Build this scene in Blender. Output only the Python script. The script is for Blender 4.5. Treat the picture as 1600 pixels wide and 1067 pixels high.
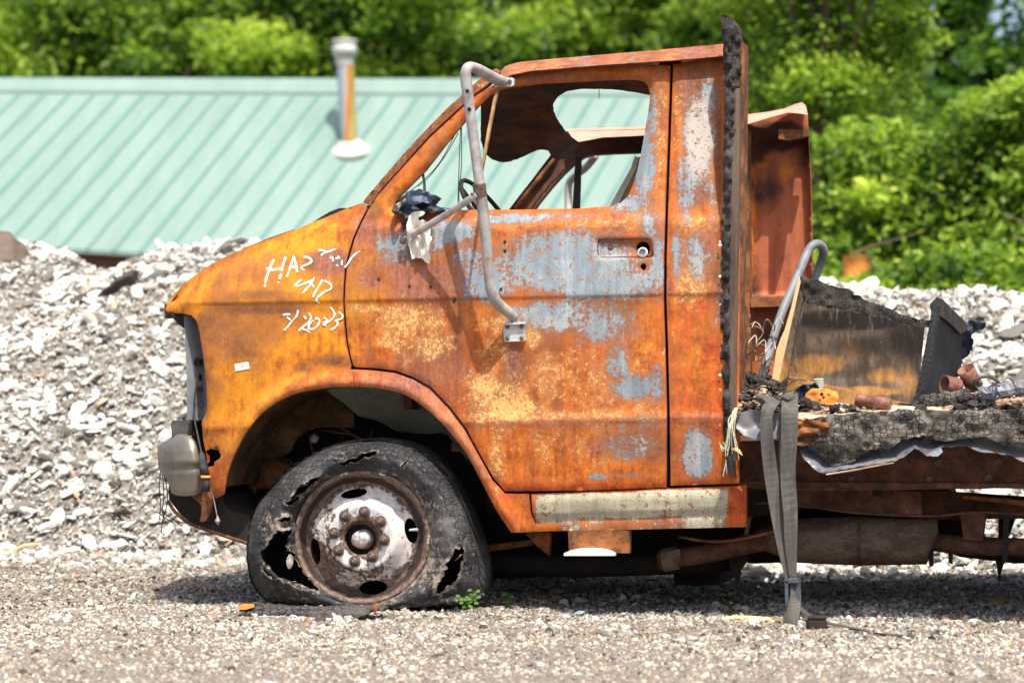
import bpy, bmesh, math, random
import numpy as np
from mathutils import Vector, Matrix
from mathutils.geometry import delaunay_2d_cdt

for o in list(bpy.data.objects): bpy.data.objects.remove(o, do_unlink=True)
scene = bpy.context.scene
COL = scene.collection
random.seed(7); RNG = np.random.default_rng(7)
R = math.radians

# ------------------------------------------------------------------ camera
FPX = 4440.0                       # focal length in photo pixels (1600 wide)
YAW, PITCH = R(12.78), R(0.858)
CAM = Vector((math.tan(YAW)*9.5, -9.5, 0.79))
FW = Vector((-math.sin(YAW)*math.cos(PITCH), math.cos(YAW)*math.cos(PITCH), math.sin(PITCH)))
RT = Vector((math.cos(YAW), math.sin(YAW), 0))
UP = RT.cross(FW)
cd = bpy.data.cameras.new('camera'); cam = bpy.data.objects.new('camera', cd); COL.objects.link(cam)
cam.location = CAM
cam.rotation_euler = Matrix((RT, UP, -FW)).transposed().to_euler()
cd.sensor_width = 36; cd.lens = 36*FPX/1600; cd.clip_end = 1000; cd.clip_start = 0.1
cd.dof.use_dof = True; cd.dof.focus_distance = 10.0; cd.dof.aperture_fstop = 3.2
scene.camera = cam

# ------------------------------------------------------------------ sky, sun, exposure
SUN = Vector((0.25, -0.50, 1.08)).normalized()
w = bpy.data.worlds.new("World"); scene.world = w; w.use_nodes = True
nt = w.node_tree; bg = nt.nodes['Background']; sk = nt.nodes.new('ShaderNodeTexSky')
sk.sky_type = 'NISHITA'; sk.sun_disc = False
sk.sun_elevation = math.asin(SUN.z); sk.sun_rotation = math.atan2(SUN.x, SUN.y)
sk.air_density = 0.8; sk.dust_density = 4.0; sk.ozone_density = 0.4
nt.links.new(sk.outputs[0], bg.inputs[0]); bg.inputs[1].default_value = 0.15
ld = bpy.data.lights.new('sun', 'SUN'); ld.energy = 3.7; ld.angle = R(0.5); ld.color = (1.0, 0.95, 0.86)
lo = bpy.data.objects.new('sun', ld); COL.objects.link(lo); lo.rotation_euler = (-SUN).to_track_quat('-Z', 'Y').to_euler()
lo.location = (0, 0, 20)
vs = scene.view_settings; vs.view_transform = 'Standard'; vs.look = 'None'; vs.exposure = 0.71; vs.gamma = 1.0
vs.use_curve_mapping = False

# ------------------------------------------------------------------ geometry helpers
def U(px, py, Y):
    """world point on the plane y=Y seen at photo pixel (px,py) : used to lay out the truck's side from measured outlines"""
    d = FW*FPX + RT*(px-800) + UP*(533.5-py)
    return CAM + d*((Y-CAM.y)/d.y)
def UA(px, py, Y):
    px = np.asarray(px, float); py = np.asarray(py, float); Y = np.broadcast_to(np.asarray(Y, float), px.shape)
    d = (np.array(FW)*FPX)[None] + np.array(RT)[None]*(px[:, None]-800) + np.array(UP)[None]*(533.5-py[:, None])
    return np.array(CAM)[None] + d*((Y-CAM.y)/d[:, 1])[:, None]
def UZ(px, py, Z=0.0):
    d = FW*FPX + RT*(px-800) + UP*(533.5-py)
    return CAM + d*((Z-CAM.z)/d.z)

ORG = {}
def _props(o, label, cat, group, kind):
    if label: o['label'] = label
    if cat: o['category'] = cat
    if group: o['group'] = group
    if kind: o['kind'] = kind
def root(name, loc, label, cat, group=None, kind=None):
    o = bpy.data.objects.new(name, None); COL.objects.link(o); o.location = loc; ORG[o.name] = Vector(loc)
    o.empty_display_size = .1
    _props(o, label, cat, group, kind); return o
def mk(name, verts, faces, mat, parent=None, label=None, cat=None, group=None, kind=None, smooth=False, org=None, attrs=None, obj_only=False):
    verts = np.asarray(verts, dtype=np.float64)
    if org is None:
        if parent: org = ORG[parent.name]
        elif kind in ('structure', 'stuff'): org = Vector((0, 0, 0))
        else:
            mn = verts.min(0); mx = verts.max(0); org = Vector(((mn[0]+mx[0])/2, (mn[1]+mx[1])/2, mn[2]))
    org = Vector(org)
    me = bpy.data.meshes.new(name)
    v = (verts - np.array(org)[None]).astype(np.float32)
    fl = np.array([len(f) for f in faces], dtype=np.int32) if not isinstance(faces, np.ndarray) else np.full(len(faces), faces.shape[1], np.int32)
    fi = faces.ravel().astype(np.int32) if isinstance(faces, np.ndarray) else np.fromiter((i for f in faces for i in f), dtype=np.int32)
    me.vertices.add(len(v)); me.vertices.foreach_set('co', v.ravel())
    me.loops.add(len(fi)); me.loops.foreach_set('vertex_index', fi)
    me.polygons.add(len(fl)); st = np.zeros(len(fl), np.int32); st[1:] = np.cumsum(fl)[:-1]
    me.polygons.foreach_set('loop_start', st); me.polygons.foreach_set('loop_total', fl)
    me.polygons.foreach_set('use_smooth', np.full(len(fl), bool(smooth)))
    me.update(calc_edges=True); me.validate()
    if attrs:
        for k, a in attrs.items():
            a = np.asarray(a, np.float32)
            if a.ndim == 2 and a.shape[1] == 3: a = np.hstack([a, np.ones((len(a), 1), np.float32)])
            at = me.color_attributes.new(k, 'FLOAT_COLOR', 'POINT'); at.data.foreach_set('color', a.ravel())
    me.materials.append(mat)
    o = bpy.data.objects.new(name, me); COL.objects.link(o); ORG[o.name] = org
    if parent: o.parent = parent; o.location = org - ORG[parent.name]
    else: o.location = org
    _props(o, label, cat, group, kind)
    return o
def copy_to(o, parent, loc_world):
    c = o.copy(); COL.objects.link(c); ORG[c.name] = Vector(loc_world); c.parent = parent
    c.location = Vector(loc_world) - (ORG[parent.name] if parent else Vector((0, 0, 0)))
    return c

class MB:
    def __init__(s): s.v = []; s.f = []; s.g = []
    def add(s, v, f):
        n = len(s.v); m = len(s.f); s.v += [tuple(p) for p in v]; s.f += [tuple(i+n for i in q) for q in f]; s.g.append((n, len(s.v), m, len(s.f))); return s
    def box(s, c, size, rot=None):
        c = Vector(c); h = Vector(size)/2
        vs_ = [Vector((x*h.x, y*h.y, z*h.z)) for x in (-1, 1) for y in (-1, 1) for z in (-1, 1)]
        if rot is not None: vs_ = [rot @ p for p in vs_]
        return s.add([p+c for p in vs_], [(0, 1, 3, 2), (4, 6, 7, 5), (0, 4, 5, 1), (2, 3, 7, 6), (0, 2, 6, 4), (1, 5, 7, 3)])
    def tube(s, pts, r, n=10, caps=True, flat=1.0, upv=None):
        pts = [Vector(p) for p in pts]; m = len(pts)
        rr = r if isinstance(r, (list, tuple)) else [r]*m
        vs_ = []; N = None
        for i, p in enumerate(pts):
            t = (pts[min(i+1, m-1)] - pts[max(i-1, 0)])
            if t.length < 1e-9: t = Vector((0, 0, 1))
            t.normalize()
            if N is None:
                a = Vector(upv) if upv is not None else (Vector((0, 0, 1)) if abs(t.z) < .9 else Vector((1, 0, 0)))
                N = (a - t*a.dot(t)).normalized()
            else: N = (N - t*N.dot(t)).normalized()
            B = t.cross(N)
            for k in range(n):
                a = 2*math.pi*k/n
                vs_.append(p + N*math.cos(a)*rr[i] + B*math.sin(a)*rr[i]*flat)
        fs = [(i*n+k, i*n+(k+1) % n, (i+1)*n+(k+1) % n, (i+1)*n+k) for i in range(m-1) for k in range(n)]
        if caps: fs += [tuple(range(n))[::-1], tuple((m-1)*n+k for k in range(n))]
        return s.add(vs_, fs)
    def lathe(s, c, axis, prof, n=24):
        """prof: list of (radius, distance along axis)"""
        ax = Vector(axis).normalized(); a = Vector((0, 0, 1)) if abs(ax.z) < .9 else Vector((1, 0, 0))
        N = (a-ax*a.dot(ax)).normalized(); B = ax.cross(N); c = Vector(c)
        vs_ = [c+ax*h+(N*math.cos(2*math.pi*k/n)+B*math.sin(2*math.pi*k/n))*r for r, h in prof for k in range(n)]
        m = len(prof)
        fs = [(i*n+k, i*n+(k+1) % n, (i+1)*n+(k+1) % n, (i+1)*n+k) for i in range(m-1) for k in range(n)]
        return s.add(vs_, fs)
    def ribbon(s, pts, sides, th=.002):
        """flat strap through pts; sides[i] is the half width vector"""
        pts = [Vector(p) for p in pts]; m = len(pts); vs_ = []
        for i, p in enumerate(pts):
            t = (pts[min(i+1, m-1)]-pts[max(i-1, 0)]).normalized(); sd = Vector(sides[i]) if isinstance(sides, list) else Vector(sides)
            n = t.cross(sd).normalized()*th
            vs_ += [p-sd-n, p+sd-n, p+sd+n, p-sd+n]
        fs = [(i*4+k, i*4+(k+1) % 4, (i+1)*4+(k+1) % 4, (i+1)*4+k) for i in range(m-1) for k in range(4)]
        fs += [(3, 2, 1, 0), tuple((m-1)*4+k for k in range(4))]
        return s.add(vs_, fs)
    def prism(s, poly, Y0, Y1):
        """polygon in photo pixels on plane Y0, straight back to Y1 (real thickness)"""
        a = [U(x, y, Y0) for x, y in poly]; b = [Vector((p.x, Y1, p.z)) for p in a]; n = len(poly)
        from mathutils.geometry import tessellate_polygon
        tri = tessellate_polygon([[Vector((x, y, 0)) for x, y in poly]])
        fs = [tuple(t) for t in tri] + [tuple(i+n for i in t)[::-1] for t in tri] + [(i, (i+1) % n, (i+1) % n+n, i+n) for i in range(n)]
        return s.add(a+b, fs)
    def each(s, name, mat, parent=None, **k):
        for (a, c, d, e) in s.g: mk(name, s.v[a:c], [tuple(i-a for i in q) for q in s.f[d:e]], mat, parent, **k)
    def mk(s, name, mat, parent=None, **k): return mk(name, s.v, s.f, mat, parent, **k)

def bez(pts, n=8, closed=False):
    """Catmull-Rom through points of any dimension"""
    P = [np.array(p, float) for p in pts]; out = []
    m = len(P); rng = range(m if closed else m-1)
    for i in rng:
        p0 = P[(i-1) % m] if closed or i > 0 else P[i]; p1 = P[i]; p2 = P[(i+1) % m]
        p3 = P[(i+2) % m] if closed or i+2 < m else p2
        for k in range(n):
            t = k/n
            out.append(tuple(.5*((2*p1)+(-p0+p2)*t+(2*p0-5*p1+4*p2-p3)*t*t+(-p0+3*p1-3*p2+p3)*t**3)))
    if not closed: out.append(tuple(P[-1]))
    return out
def jag(pts, amp, step, seed=0, closed=True):
    """ragged polyline: densify and push points about"""
    r = random.Random(seed); out = []; m = len(pts)
    for i in range(m if closed else m-1):
        a = np.array(pts[i], float); b = np.array(pts[(i+1) % m], float); L = np.linalg.norm(b-a); k = max(1, int(L/step))
        for j in range(k):
            p = a+(b-a)*j/k
            if j > 0 or amp: p = p+np.array([r.gauss(0, amp), r.gauss(0, amp)])
            out.append(tuple(p))
    if not closed: out.append(tuple(pts[-1]))
    return out
def pip(x, y, poly):
    x = np.asarray(x); y = np.asarray(y); inside = np.zeros(x.shape, bool); P = np.array(poly); Q = np.roll(P, -1, 0)
    for (x1, y1), (x2, y2) in zip(P, Q):
        if y1 == y2: continue
        c = ((y1 > y) != (y2 > y)) & (x < (x2-x1)*(y-y1)/(y2-y1)+x1); inside ^= c
    return inside
def dseg(x, y, poly, closed=True):
    x = np.asarray(x, float); y = np.asarray(y, float); P = np.array(poly, float); Q = np.roll(P, -1, 0)
    if not closed: P = P[:-1]; Q = Q[:-1]
    best = np.full(x.shape, 1e9)
    for (x1, y1), (x2, y2) in zip(P, Q):
        dx, dy = x2-x1, y2-y1; L = dx*dx+dy*dy+1e-12
        t = np.clip(((x-x1)*dx+(y-y1)*dy)/L, 0, 1)
        best = np.minimum(best, np.hypot(x-x1-t*dx, y-y1-t*dy))
    return best
def densify(poly, sp):
    out = []
    for i, a in enumerate(poly):
        b = poly[(i+1) % len(poly)]; L = math.hypot(b[0]-a[0], b[1]-a[1]); k = max(1, int(math.ceil(L/(sp*1.3))))
        out += [(a[0]+(b[0]-a[0])*j/k, a[1]+(b[1]-a[1])*j/k) for j in range(k)]
    return out
def tri2d(outline, holes=(), sp=8.0, seed=1, lines=()):
    loops = [densify(outline, sp)]+[densify(h, sp) for h in holes]
    V = []; E = []
    for L in loops:
        n0 = len(V); V += L; E += [(n0+i, n0+(i+1) % len(L)) for i in range(len(L))]
    A = np.array(outline)
    for ln in lines:
        X_ = np.arange(A[:, 0].min(), A[:, 0].max(), sp*.8); Y_ = ln-(X_-800)*.020; ok = pip(X_, Y_, outline)
        for h in holes: ok &= ~pip(X_, Y_, h)
        dd = np.full(X_.shape, 1e9)
        for L in loops: dd = np.minimum(dd, dseg(X_, Y_, L))
        ok &= dd > 2.0; last = None
        for i in range(len(X_)):
            if ok[i]:
                V.append((X_[i], Y_[i]))
                if last is not None and last == i-1: E.append((len(V)-2, len(V)-1))
                last = i
    nb = len(V)
    xs = np.arange(A[:, 0].min(), A[:, 0].max(), sp); ys = np.arange(A[:, 1].min(), A[:, 1].max(), sp*.87)
    gx, gy = np.meshgrid(xs, ys); gx = gx+(np.arange(len(ys)) % 2)[:, None]*sp*.5
    gx = gx.ravel(); gy = gy.ravel()
    ok = pip(gx, gy, outline)
    for h in holes: ok &= ~pip(gx, gy, h)
    gx = gx[ok]; gy = gy[ok]; dd = np.full(gx.shape, 1e9)
    for L in loops: dd = np.minimum(dd, dseg(gx, gy, L))
    for ln in lines: dd = np.minimum(dd, np.abs(gy+(gx-800)*.020-ln)+.0*gy)
    ok = dd > sp*.42; V = V+list(zip(gx[ok], gy[ok]))
    v, e, f, *_ = delaunay_2d_cdt([Vector(p) for p in V], E, [], 0, 1e-5)
    v = np.array([(p.x, p.y) for p in v]); f = np.array([t for t in f if len(t) == 3])
    c = v[f].mean(1); ok = pip(c[:, 0], c[:, 1], outline)
    for h in holes: ok &= ~pip(c[:, 0], c[:, 1], h)
    f = f[ok]
    a = v[f]; ar = (a[:, 1, 0]-a[:, 0, 0])*(a[:, 2, 1]-a[:, 0, 1])-(a[:, 1, 1]-a[:, 0, 1])*(a[:, 2, 0]-a[:, 0, 0])
    f[ar > 0] = f[ar > 0][:, ::-1]           # pixel y runs down: face the camera
    f = f[np.abs(ar) > 1e-6]
    return v, f, loops
def noise2(x, y, s, seed=0):
    """cheap smooth value noise for shaping"""
    r = np.random.default_rng(seed); T = r.random((64, 64)); x = np.asarray(x)/s; y = np.asarray(y)/s
    xi = np.floor(x).astype(int); yi = np.floor(y).astype(int); fx = x-xi; fy = y-yi; fx = fx*fx*(3-2*fx); fy = fy*fy*(3-2*fy)
    g = lambda a, b: T[a % 64, b % 64]
    return (g(xi, yi)*(1-fx)+g(xi+1, yi)*fx)*(1-fy)+(g(xi, yi+1)*(1-fx)+g(xi+1, yi+1)*fx)*fy
def panel(name, outline, holes, yf, mat, parent, sp=8, th=.006, wf=None, roll=0.0, mirror=None, lines=(), **k):
    """sheet whose outline was measured on the photo, lifted to its own depth yf(px,py), with real thickness th"""
    v, f, loops = tri2d(outline, holes, sp, lines=lines)
    Y = yf(v[:, 0], v[:, 1]) if callable(yf) else np.full(len(v), float(yf))
    dist = np.full(len(v), 1e9)
    for L in loops: dist = np.minimum(dist, dseg(v[:, 0], v[:, 1], L))
    if roll: Y = Y+roll*np.exp(-(dist/4.0)**2)
    W = UA(v[:, 0], v[:, 1], Y); n = len(W)
    B = W+np.array([0, th, 0])[None]
    # boundary edges (used once)
    ed = {}
    for t in f:
        for a, b in ((t[0], t[1]), (t[1], t[2]), (t[2], t[0])):
            kk = (min(a, b), max(a, b)); ed[kk] = None if kk in ed else (a, b)
    be = [e for e in ed.values() if e is not None]
    V = [W, B]; F = [f, f[:, ::-1]+n]
    ev = []; ef = []
    base = 2*n
    bi = sorted({i for e in be for i in e}); mp = {i: j for j, i in enumerate(bi)}; nb = len(bi)
    V += [W[bi], B[bi]]
    quads = []
    for a, b in be:
        quads.append((base+mp[b], base+mp[a], base+nb+mp[a])); quads.append((base+mp[b], base+nb+mp[a], base+nb+mp[b]))
    F.append(np.array(quads))
    V = np.vstack(V); F = np.vstack(F)
    if mirror is not None:
        V[:, 1] = mirror-V[:, 1]; F = F[:, ::-1]
    at = None
    if wf:
        res = wf(v[:, 0], v[:, 1], dist); at = {}
        for kk, a in res.items():
            at[kk] = np.vstack([a, a, a[bi], a[bi]])
    return mk(name, V, F, mat, parent, smooth=True, attrs=at, **k)

# ------------------------------------------------------------------ material helpers
class NG:
    def __init__(s, name):
        s.m = bpy.data.materials.new(name); s.m.use_nodes = True; s.t = s.m.node_tree; s.n = s.t.nodes; s.b = s.n['Principled BSDF']; s.l = s.t.links
        s.tc = s.n.new('ShaderNodeTexCoord')
        s.b.inputs['Specular IOR Level'].default_value = 0.35
    def val(s, i, v):
        if hasattr(v, 'links') or hasattr(v, 'is_linked'): s.l.new(v, i)
        else: i.default_value = v
    def co(s, scale=(1, 1, 1), rot=(0, 0, 0)):
        m = s.n.new('ShaderNodeMapping'); m.inputs['Scale'].default_value = scale; m.inputs['Rotation'].default_value = rot
        s.l.new(s.tc.outputs['Object'], m.inputs[0]); return m.outputs[0]
    def noise(s, scale, det=6, rough=.6, st=(1, 1, 1), dist=0, rot=(0, 0, 0), off=None):
        n = s.n.new('ShaderNodeTexNoise'); n.inputs['Scale'].default_value = scale; n.inputs['Detail'].default_value = det
        n.inputs['Roughness'].default_value = rough; n.inputs['Distortion'].default_value = dist
        s.l.new(s.co(st, rot), n.inputs['Vector']); return n.outputs['Fac']
    def voro(s, scale, feat='DISTANCE_TO_EDGE', st=(1, 1, 1), rnd=1.0):
        n = s.n.new('ShaderNodeTexVoronoi'); n.feature = feat; n.inputs['Scale'].default_value = scale; n.inputs['Randomness'].default_value = rnd
        s.l.new(s.co(st), n.inputs['Vector']); return n.outputs[0]
    def math(s, op, a, b=0.0, c=0.0, clamp=False):
        n = s.n.new('ShaderNodeMath'); n.operation = op; n.use_clamp = clamp; s.val(n.inputs[0], a); s.val(n.inputs[1], b); s.val(n.inputs[2], c); return n.outputs[0]
    def step(s, v, a, b, lo=0., hi=1.):
        n = s.n.new('ShaderNodeMapRange'); n.interpolation_type = 'SMOOTHSTEP'; s.val(n.inputs[0], v)
        n.inputs[1].default_value = a; n.inputs[2].default_value = b; n.inputs[3].default_value = lo; n.inputs[4].default_value = hi; return n.outputs[0]
    def mix(s, f, a, b):
        n = s.n.new('ShaderNodeMix'); n.data_type = 'RGBA'; s.val(n.inputs[0], f); 
        for i, v in ((6, a), (7, b)):
            if isinstance(v, (tuple, list)): n.inputs[i].default_value = (*v[:3], 1)
            else: s.l.new(v, n.inputs[i])
        return n.outputs[2]
    def ramp(s, f, stops):
        n = s.n.new('ShaderNodeValToRGB'); e = n.color_ramp.elements
        while len(e) < len(stops): e.new(.5)
        for i, (p, c) in enumerate(stops): e[i].position = p; e[i].color = (*c, 1)
        s.val(n.inputs[0], f); return n.outputs[0]
    def attr(s, name):
        n = s.n.new('ShaderNodeAttribute'); n.attribute_name = name; return n
    def sep(s, c):
        n = s.n.new('ShaderNodeSeparateColor'); s.l.new(c, n.inputs[0]); return n.outputs
    def bump(s, h, strength=.5, dist=.002, prev=None):
        n = s.n.new('ShaderNodeBump'); n.inputs['Strength'].default_value = strength; n.inputs['Distance'].default_value = dist
        s.l.new(h, n.inputs['Height'])
        if prev is not None: s.l.new(prev, n.inputs['Normal'])
        return n.outputs[0]
    def done(s, col=None, rough=None, nrm=None, metal=None):
        if col is not None:
            if isinstance(col, (tuple, list)): s.b.inputs['Base Color'].default_value = (*col[:3], 1)
            else: s.l.new(col, s.b.inputs['Base Color'])
        if rough is not None: s.val(s.b.inputs['Roughness'], rough)
        if nrm is not None: s.l.new(nrm, s.b.inputs['Normal'])
        if metal is not None: s.val(s.b.inputs['Metallic'], metal)
        return s.m

def simple(name, stops, scale=8, rough=.75, bump=.4, bd=.003, st=(1, 1, 1), metal=0, det=8, dist=0):
    g = NG(name); n = g.noise(scale, det, .65, st, dist); n2 = g.noise(scale*9, 4, .6, st)
    f = g.math('ADD', g.math('MULTIPLY', n, .75), g.math('MULTIPLY', n2, .25))
    return g.done(g.ramp(f, stops), rough, g.bump(f, bump, bd), metal)

def burnt_body(name, paint=(.215, .275, .315), paint2=(.36, .42, .44)):
    """orange rust over fire-burnt sheet metal. W1 = remaining paint, pale crust, purple scale; W2 = amber, char, deep red"""
    g = NG(name)
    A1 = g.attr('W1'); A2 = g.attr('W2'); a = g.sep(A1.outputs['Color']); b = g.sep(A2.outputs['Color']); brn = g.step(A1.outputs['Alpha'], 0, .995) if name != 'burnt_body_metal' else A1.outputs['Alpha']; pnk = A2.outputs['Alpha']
    big = g.noise(3.0, 6, .62, (1, 1, 1), .5); big2 = g.noise(6.5, 7, .65, (1.2, 1, .8), .8); mid = g.noise(17, 10, .70); fine = g.noise(75, 7, .74)
    streak = g.noise(10, 7, .68, (3.6, 1, .32), .3); spk = g.noise(210, 4, .75)
    f1 = g.math('ADD', g.math('MULTIPLY', mid, .40), g.math('ADD', g.math('MULTIPLY', streak, .36), g.math('MULTIPLY', fine, .24)))
    rust = g.ramp(f1, [(.35, (.11, .028, .010)), (.44, (.30, .072, .012)), (.51, (.50, .120, .010)), (.59, (.64, .195, .016)), (.70, (.66, .32, .08))])
    amber = g.ramp(f1, [(.34, (.15, .055, .012)), (.43, (.38, .125, .009)), (.51, (.60, .215, .008)), (.61, (.70, .285, .010)), (.74, (.76, .42, .06))])
    fa = g.step(g.math('ADD', b[0], g.math('MULTIPLY_ADD', mid, 1.4, -.7)), .3, .75)
    col = g.mix(fa, rust, amber)
    # brown and dusky clouds
    col = g.mix(g.step(big, .44, .62, 0, .62), col, (.20, .070, .030))
    col = g.mix(g.step(g.math('MULTIPLY_ADD', fa, -.10, big2), .54, .68, 0, .42), col, (.34, .13, .065))
    fr = g.step(g.math('ADD', b[2], g.math('MULTIPLY_ADD', streak, 1.8, -.9)), .30, .8, 0, .88)
    col = g.mix(fr, col, g.ramp(f1, [(.38, (.12, .018, .008)), (.48, (.38, .055, .010)), (.60, (.66, .14, .014))]))
    if name == 'burnt_body_metal':
        fpk = g.step(g.math('ADD', pnk, g.math('MULTIPLY_ADD', f1, 1.6, -.8)), .25, .8, 0, .85)
        col = g.mix(fpk, col, g.ramp(f1, [(.38, (.20, .055, .026)), (.5, (.42, .145, .065)), (.62, (.52, .24, .13))]))
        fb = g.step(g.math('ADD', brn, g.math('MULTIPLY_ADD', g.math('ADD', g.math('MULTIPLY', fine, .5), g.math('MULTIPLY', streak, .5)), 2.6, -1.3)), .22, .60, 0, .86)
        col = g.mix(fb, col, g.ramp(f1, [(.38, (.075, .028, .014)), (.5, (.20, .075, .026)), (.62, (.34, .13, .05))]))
    fp = g.step(g.math('ADD', a[2], g.math('MULTIPLY_ADD', mid, 1.6, -.8)), .28, .75, 0, .88)
    col = g.mix(fp, col, g.ramp(g.math('ADD', g.math('MULTIPLY', fine, .5), g.math('MULTIPLY', streak, .5)), [(.36, (.10, .035, .026)), (.48, (.23, .080, .052)), (.60, (.36, .14, .085)), (.75, (.42, .24, .17))]))
    # thin dusty grey haze round the paint, then pale crust as fine flecks
    col = g.mix(g.math('MULTIPLY', g.step(g.math('ADD', a[0], g.math('MULTIPLY_ADD', fine, 2.0, -1.0)), .18, .62), .58), col, (.225, .170, .130))
    cr = g.math('ADD', g.math('MULTIPLY', mid, .26), g.math('ADD', g.math('MULTIPLY', fine, .44), g.math('MULTIPLY', spk, .30)))
    col = g.mix(g.math('MULTIPLY', g.step(g.math('ADD', a[1], g.math('MULTIPLY_ADD', mid, 1.6, -.8)), .2, .8), .5), col, (.46, .235, .085))
    fc = g.step(g.math('ADD', g.math('MULTIPLY', a[1], .55), g.math('MULTIPLY_ADD', cr, 4.0, -2.0)), .34, .56, 0, .88)
    col = g.mix(fc, col, g.ramp(spk, [(.34, (.60, .24, .05)), (.50, (.76, .42, .13)), (.68, (.80, .57, .29))]))
    # remaining blue-grey paint with ragged edges and rust pits
    pr = g.math('ADD', g.math('MULTIPLY', mid, .38), g.math('ADD', g.math('MULTIPLY', fine, .42), g.math('MULTIPLY', streak, .20)))
    pv = g.math('ADD', a[0], g.math('MULTIPLY_ADD', pr, 3.6, -1.8))
    pit = g.noise(52, 4, .62); pit2 = g.noise(130, 3, .6)
    fg = g.math('MULTIPLY', g.math('MULTIPLY', g.step(pv, .44, .66), g.step(pit, .37, .42)), g.step(pit2, .34, .40, .25, 1))
    edge = g.math('MULTIPLY', g.step(pv, .38, .48), g.step(pv, .62, .50))
    col = g.mix(g.math('MULTIPLY', edge, .6), col, (.20, .085, .05))
    pc = g.ramp(g.math('ADD', g.math('MULTIPLY', big2, .5), g.math('MULTIPLY', streak, .5)), [(.36, tuple(c*.55 for c in paint)), (.46, tuple(c*.85 for c in paint)), (.54, paint), (.66, paint2)])
    pc = g.mix(g.step(big, .50, .62, 0, .5), pc, (.40, .37, .35))
    pc = g.mix(g.step(pnk, .35, .8, 0, .9), pc, (.46, .40, .345)) if name == 'burnt_body_metal' else pc
    pc = g.mix(g.step(spk, .58, .70, 0, .7), pc, (.66, .63, .56))
    pc = g.mix(g.step(g.noise(34, 8, .72), .58, .70, 0, .6), pc, (.27, .15, .095))
    col = g.mix(fg, col, pc)
    fk = g.step(g.math('ADD', b[1], g.math('MULTIPLY_ADD', mid, 1.4, -.7)), .32, .8, 0, .93)
    col = g.mix(fk, col, g.ramp(fine, [(.4, (.020, .015, .013)), (.7, (.085, .05, .035))]))
    col = g.mix(g.step(g.noise(120, 3, .55), .66, .72, 0, .75), col, (.09, .035, .018))
    h = g.math('ADD', g.math('MULTIPLY', fg, .5), g.math('ADD', g.math('MULTIPLY', fc, .35), g.math('MULTIPLY', fine, .7)))
    nr = g.bump(h, .6, .0018); nr = g.bump(g.noise(5, 3, .5), .35, .012, nr)
    rg = g.math('SUBTRACT', .80, g.math('MULTIPLY', fg, .22))
    return g.done(col, rg, nr)

M = {}
M['body'] = burnt_body('burnt_body_metal')
M['sill'] = burnt_body('galvanised_sill', (.40, .38, .27), (.50, .48, .38))
M['inner'] = simple('burnt_inner_metal', [(.3, (.012, .008, .006)), (.48, (.055, .028, .018)), (.62, (.15, .062, .030)), (.8, (.28, .12, .05))], 5, .85, .5)
M['liner'] = simple('rusty_liner_metal', [(.3, (.03, .016, .008)), (.46, (.12, .05, .02)), (.56, (.28, .10, .03)), (.8, (.35, .19, .07))], 14, .85, .6)
M['well'] = simple('burnt_wheel_well', [(.3, (.010, .008, .005)), (.45, (.045, .028, .012)), (.56, (.12, .055, .020)), (.72, (.17, .10, .045))], 12, .9, .7, .005)
M['grey_liner'] = simple('grey_burnt_liner', [(.3, (.05, .05, .045)), (.5, (.17, .18, .15)), (.65, (.24, .24, .20)), (.8, (.28, .14, .07))], 7, .8, .5)
M['frame'] = simple('rusted_frame_steel', [(.3, (.022, .012, .009)), (.46, (.075, .034, .021)), (.60, (.155, .068, .040)), (.74, (.30, .17, .10))], 15, .85, .6, .004)
M['muffler'] = simple('muffler_steel', [(.3, (.05, .028, .02)), (.45, (.11, .060, .043)), (.53, (.16, .125, .09)), (.62, (.13, .060, .040)), (.8, (.30, .23, .15))], 7, .75, .4, .002, (1, 1, 2.2), 0)
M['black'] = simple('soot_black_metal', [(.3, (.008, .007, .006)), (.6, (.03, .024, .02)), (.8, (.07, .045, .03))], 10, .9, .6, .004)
M['galv'] = simple('mirror_tube_steel', [(.32, (.10, .06, .04)), (.40, (.27, .235, .215)), (.50, (.36, .34, .335)), (.57, (.44, .42, .40)), (.62, (.42, .33, .23)), (.70, (.26, .13, .06))], 13, .6, .5, .0015, (1, 1, 1), .15)
M['strut'] = simple('brown_strut', [(.3, (.10, .05, .02)), (.5, (.30, .17, .07)), (.7, (.42, .28, .14))], 14, .7, .3, .001)
M['bumper'] = simple('burnt_bumper_chrome', [(.3, (.13, .115, .095)), (.5, (.23, .205, .17)), (.7, (.33, .29, .24))], 6, .42, .2, .001, (1, 1, 1), .45)
M['grey_sheet'] = simple('blued_sheet_metal', [(.3, (.035, .03, .03)), (.42, (.10, .10, .115)), (.52, (.20, .215, .25)), (.60, (.24, .17, .12)), (.68, (.27, .285, .32)), (.82, (.40, .40, .40))], 9, .5, .5, .003, (1, 1, 1), .3)
M['recess'] = simple('grey_lamp_recess', [(.3, (.05, .05, .055)), (.42, (.20, .215, .235)), (.6, (.27, .29, .31)), (.75, (.36, .37, .38))], 9, .6, .4, .002)
M['steel_plate'] = simple('pale_steel_plate', [(.3, (.25, .14, .09)), (.45, (.45, .45, .43)), (.7, (.62, .62, .60))], 22, .5, .3, .001)
M['bolt'] = simple('rusty_bolt', [(.3, (.03, .022, .018)), (.52, (.105, .070, .055)), (.7, (.28, .22, .185))], 60, .7, .5, .001)
M['strap'] = simple('grey_webbing', [(.3, (.045, .040, .036)), (.52, (.090, .082, .074)), (.75, (.17, .15, .135))], 9, .8, .5, .0015, (4, 4, .6))
M['strap_dark'] = simple('dark_webbing', [(.3, (.05, .045, .04)), (.7, (.13, .12, .11))], 20, .8, .3, .001)
M['buckle'] = simple('dull_buckle', [(.3, (.03, .035, .045)), (.7, (.12, .14, .17))], 20, .6, .3, .001, (1, 1, 1), .3)
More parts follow.
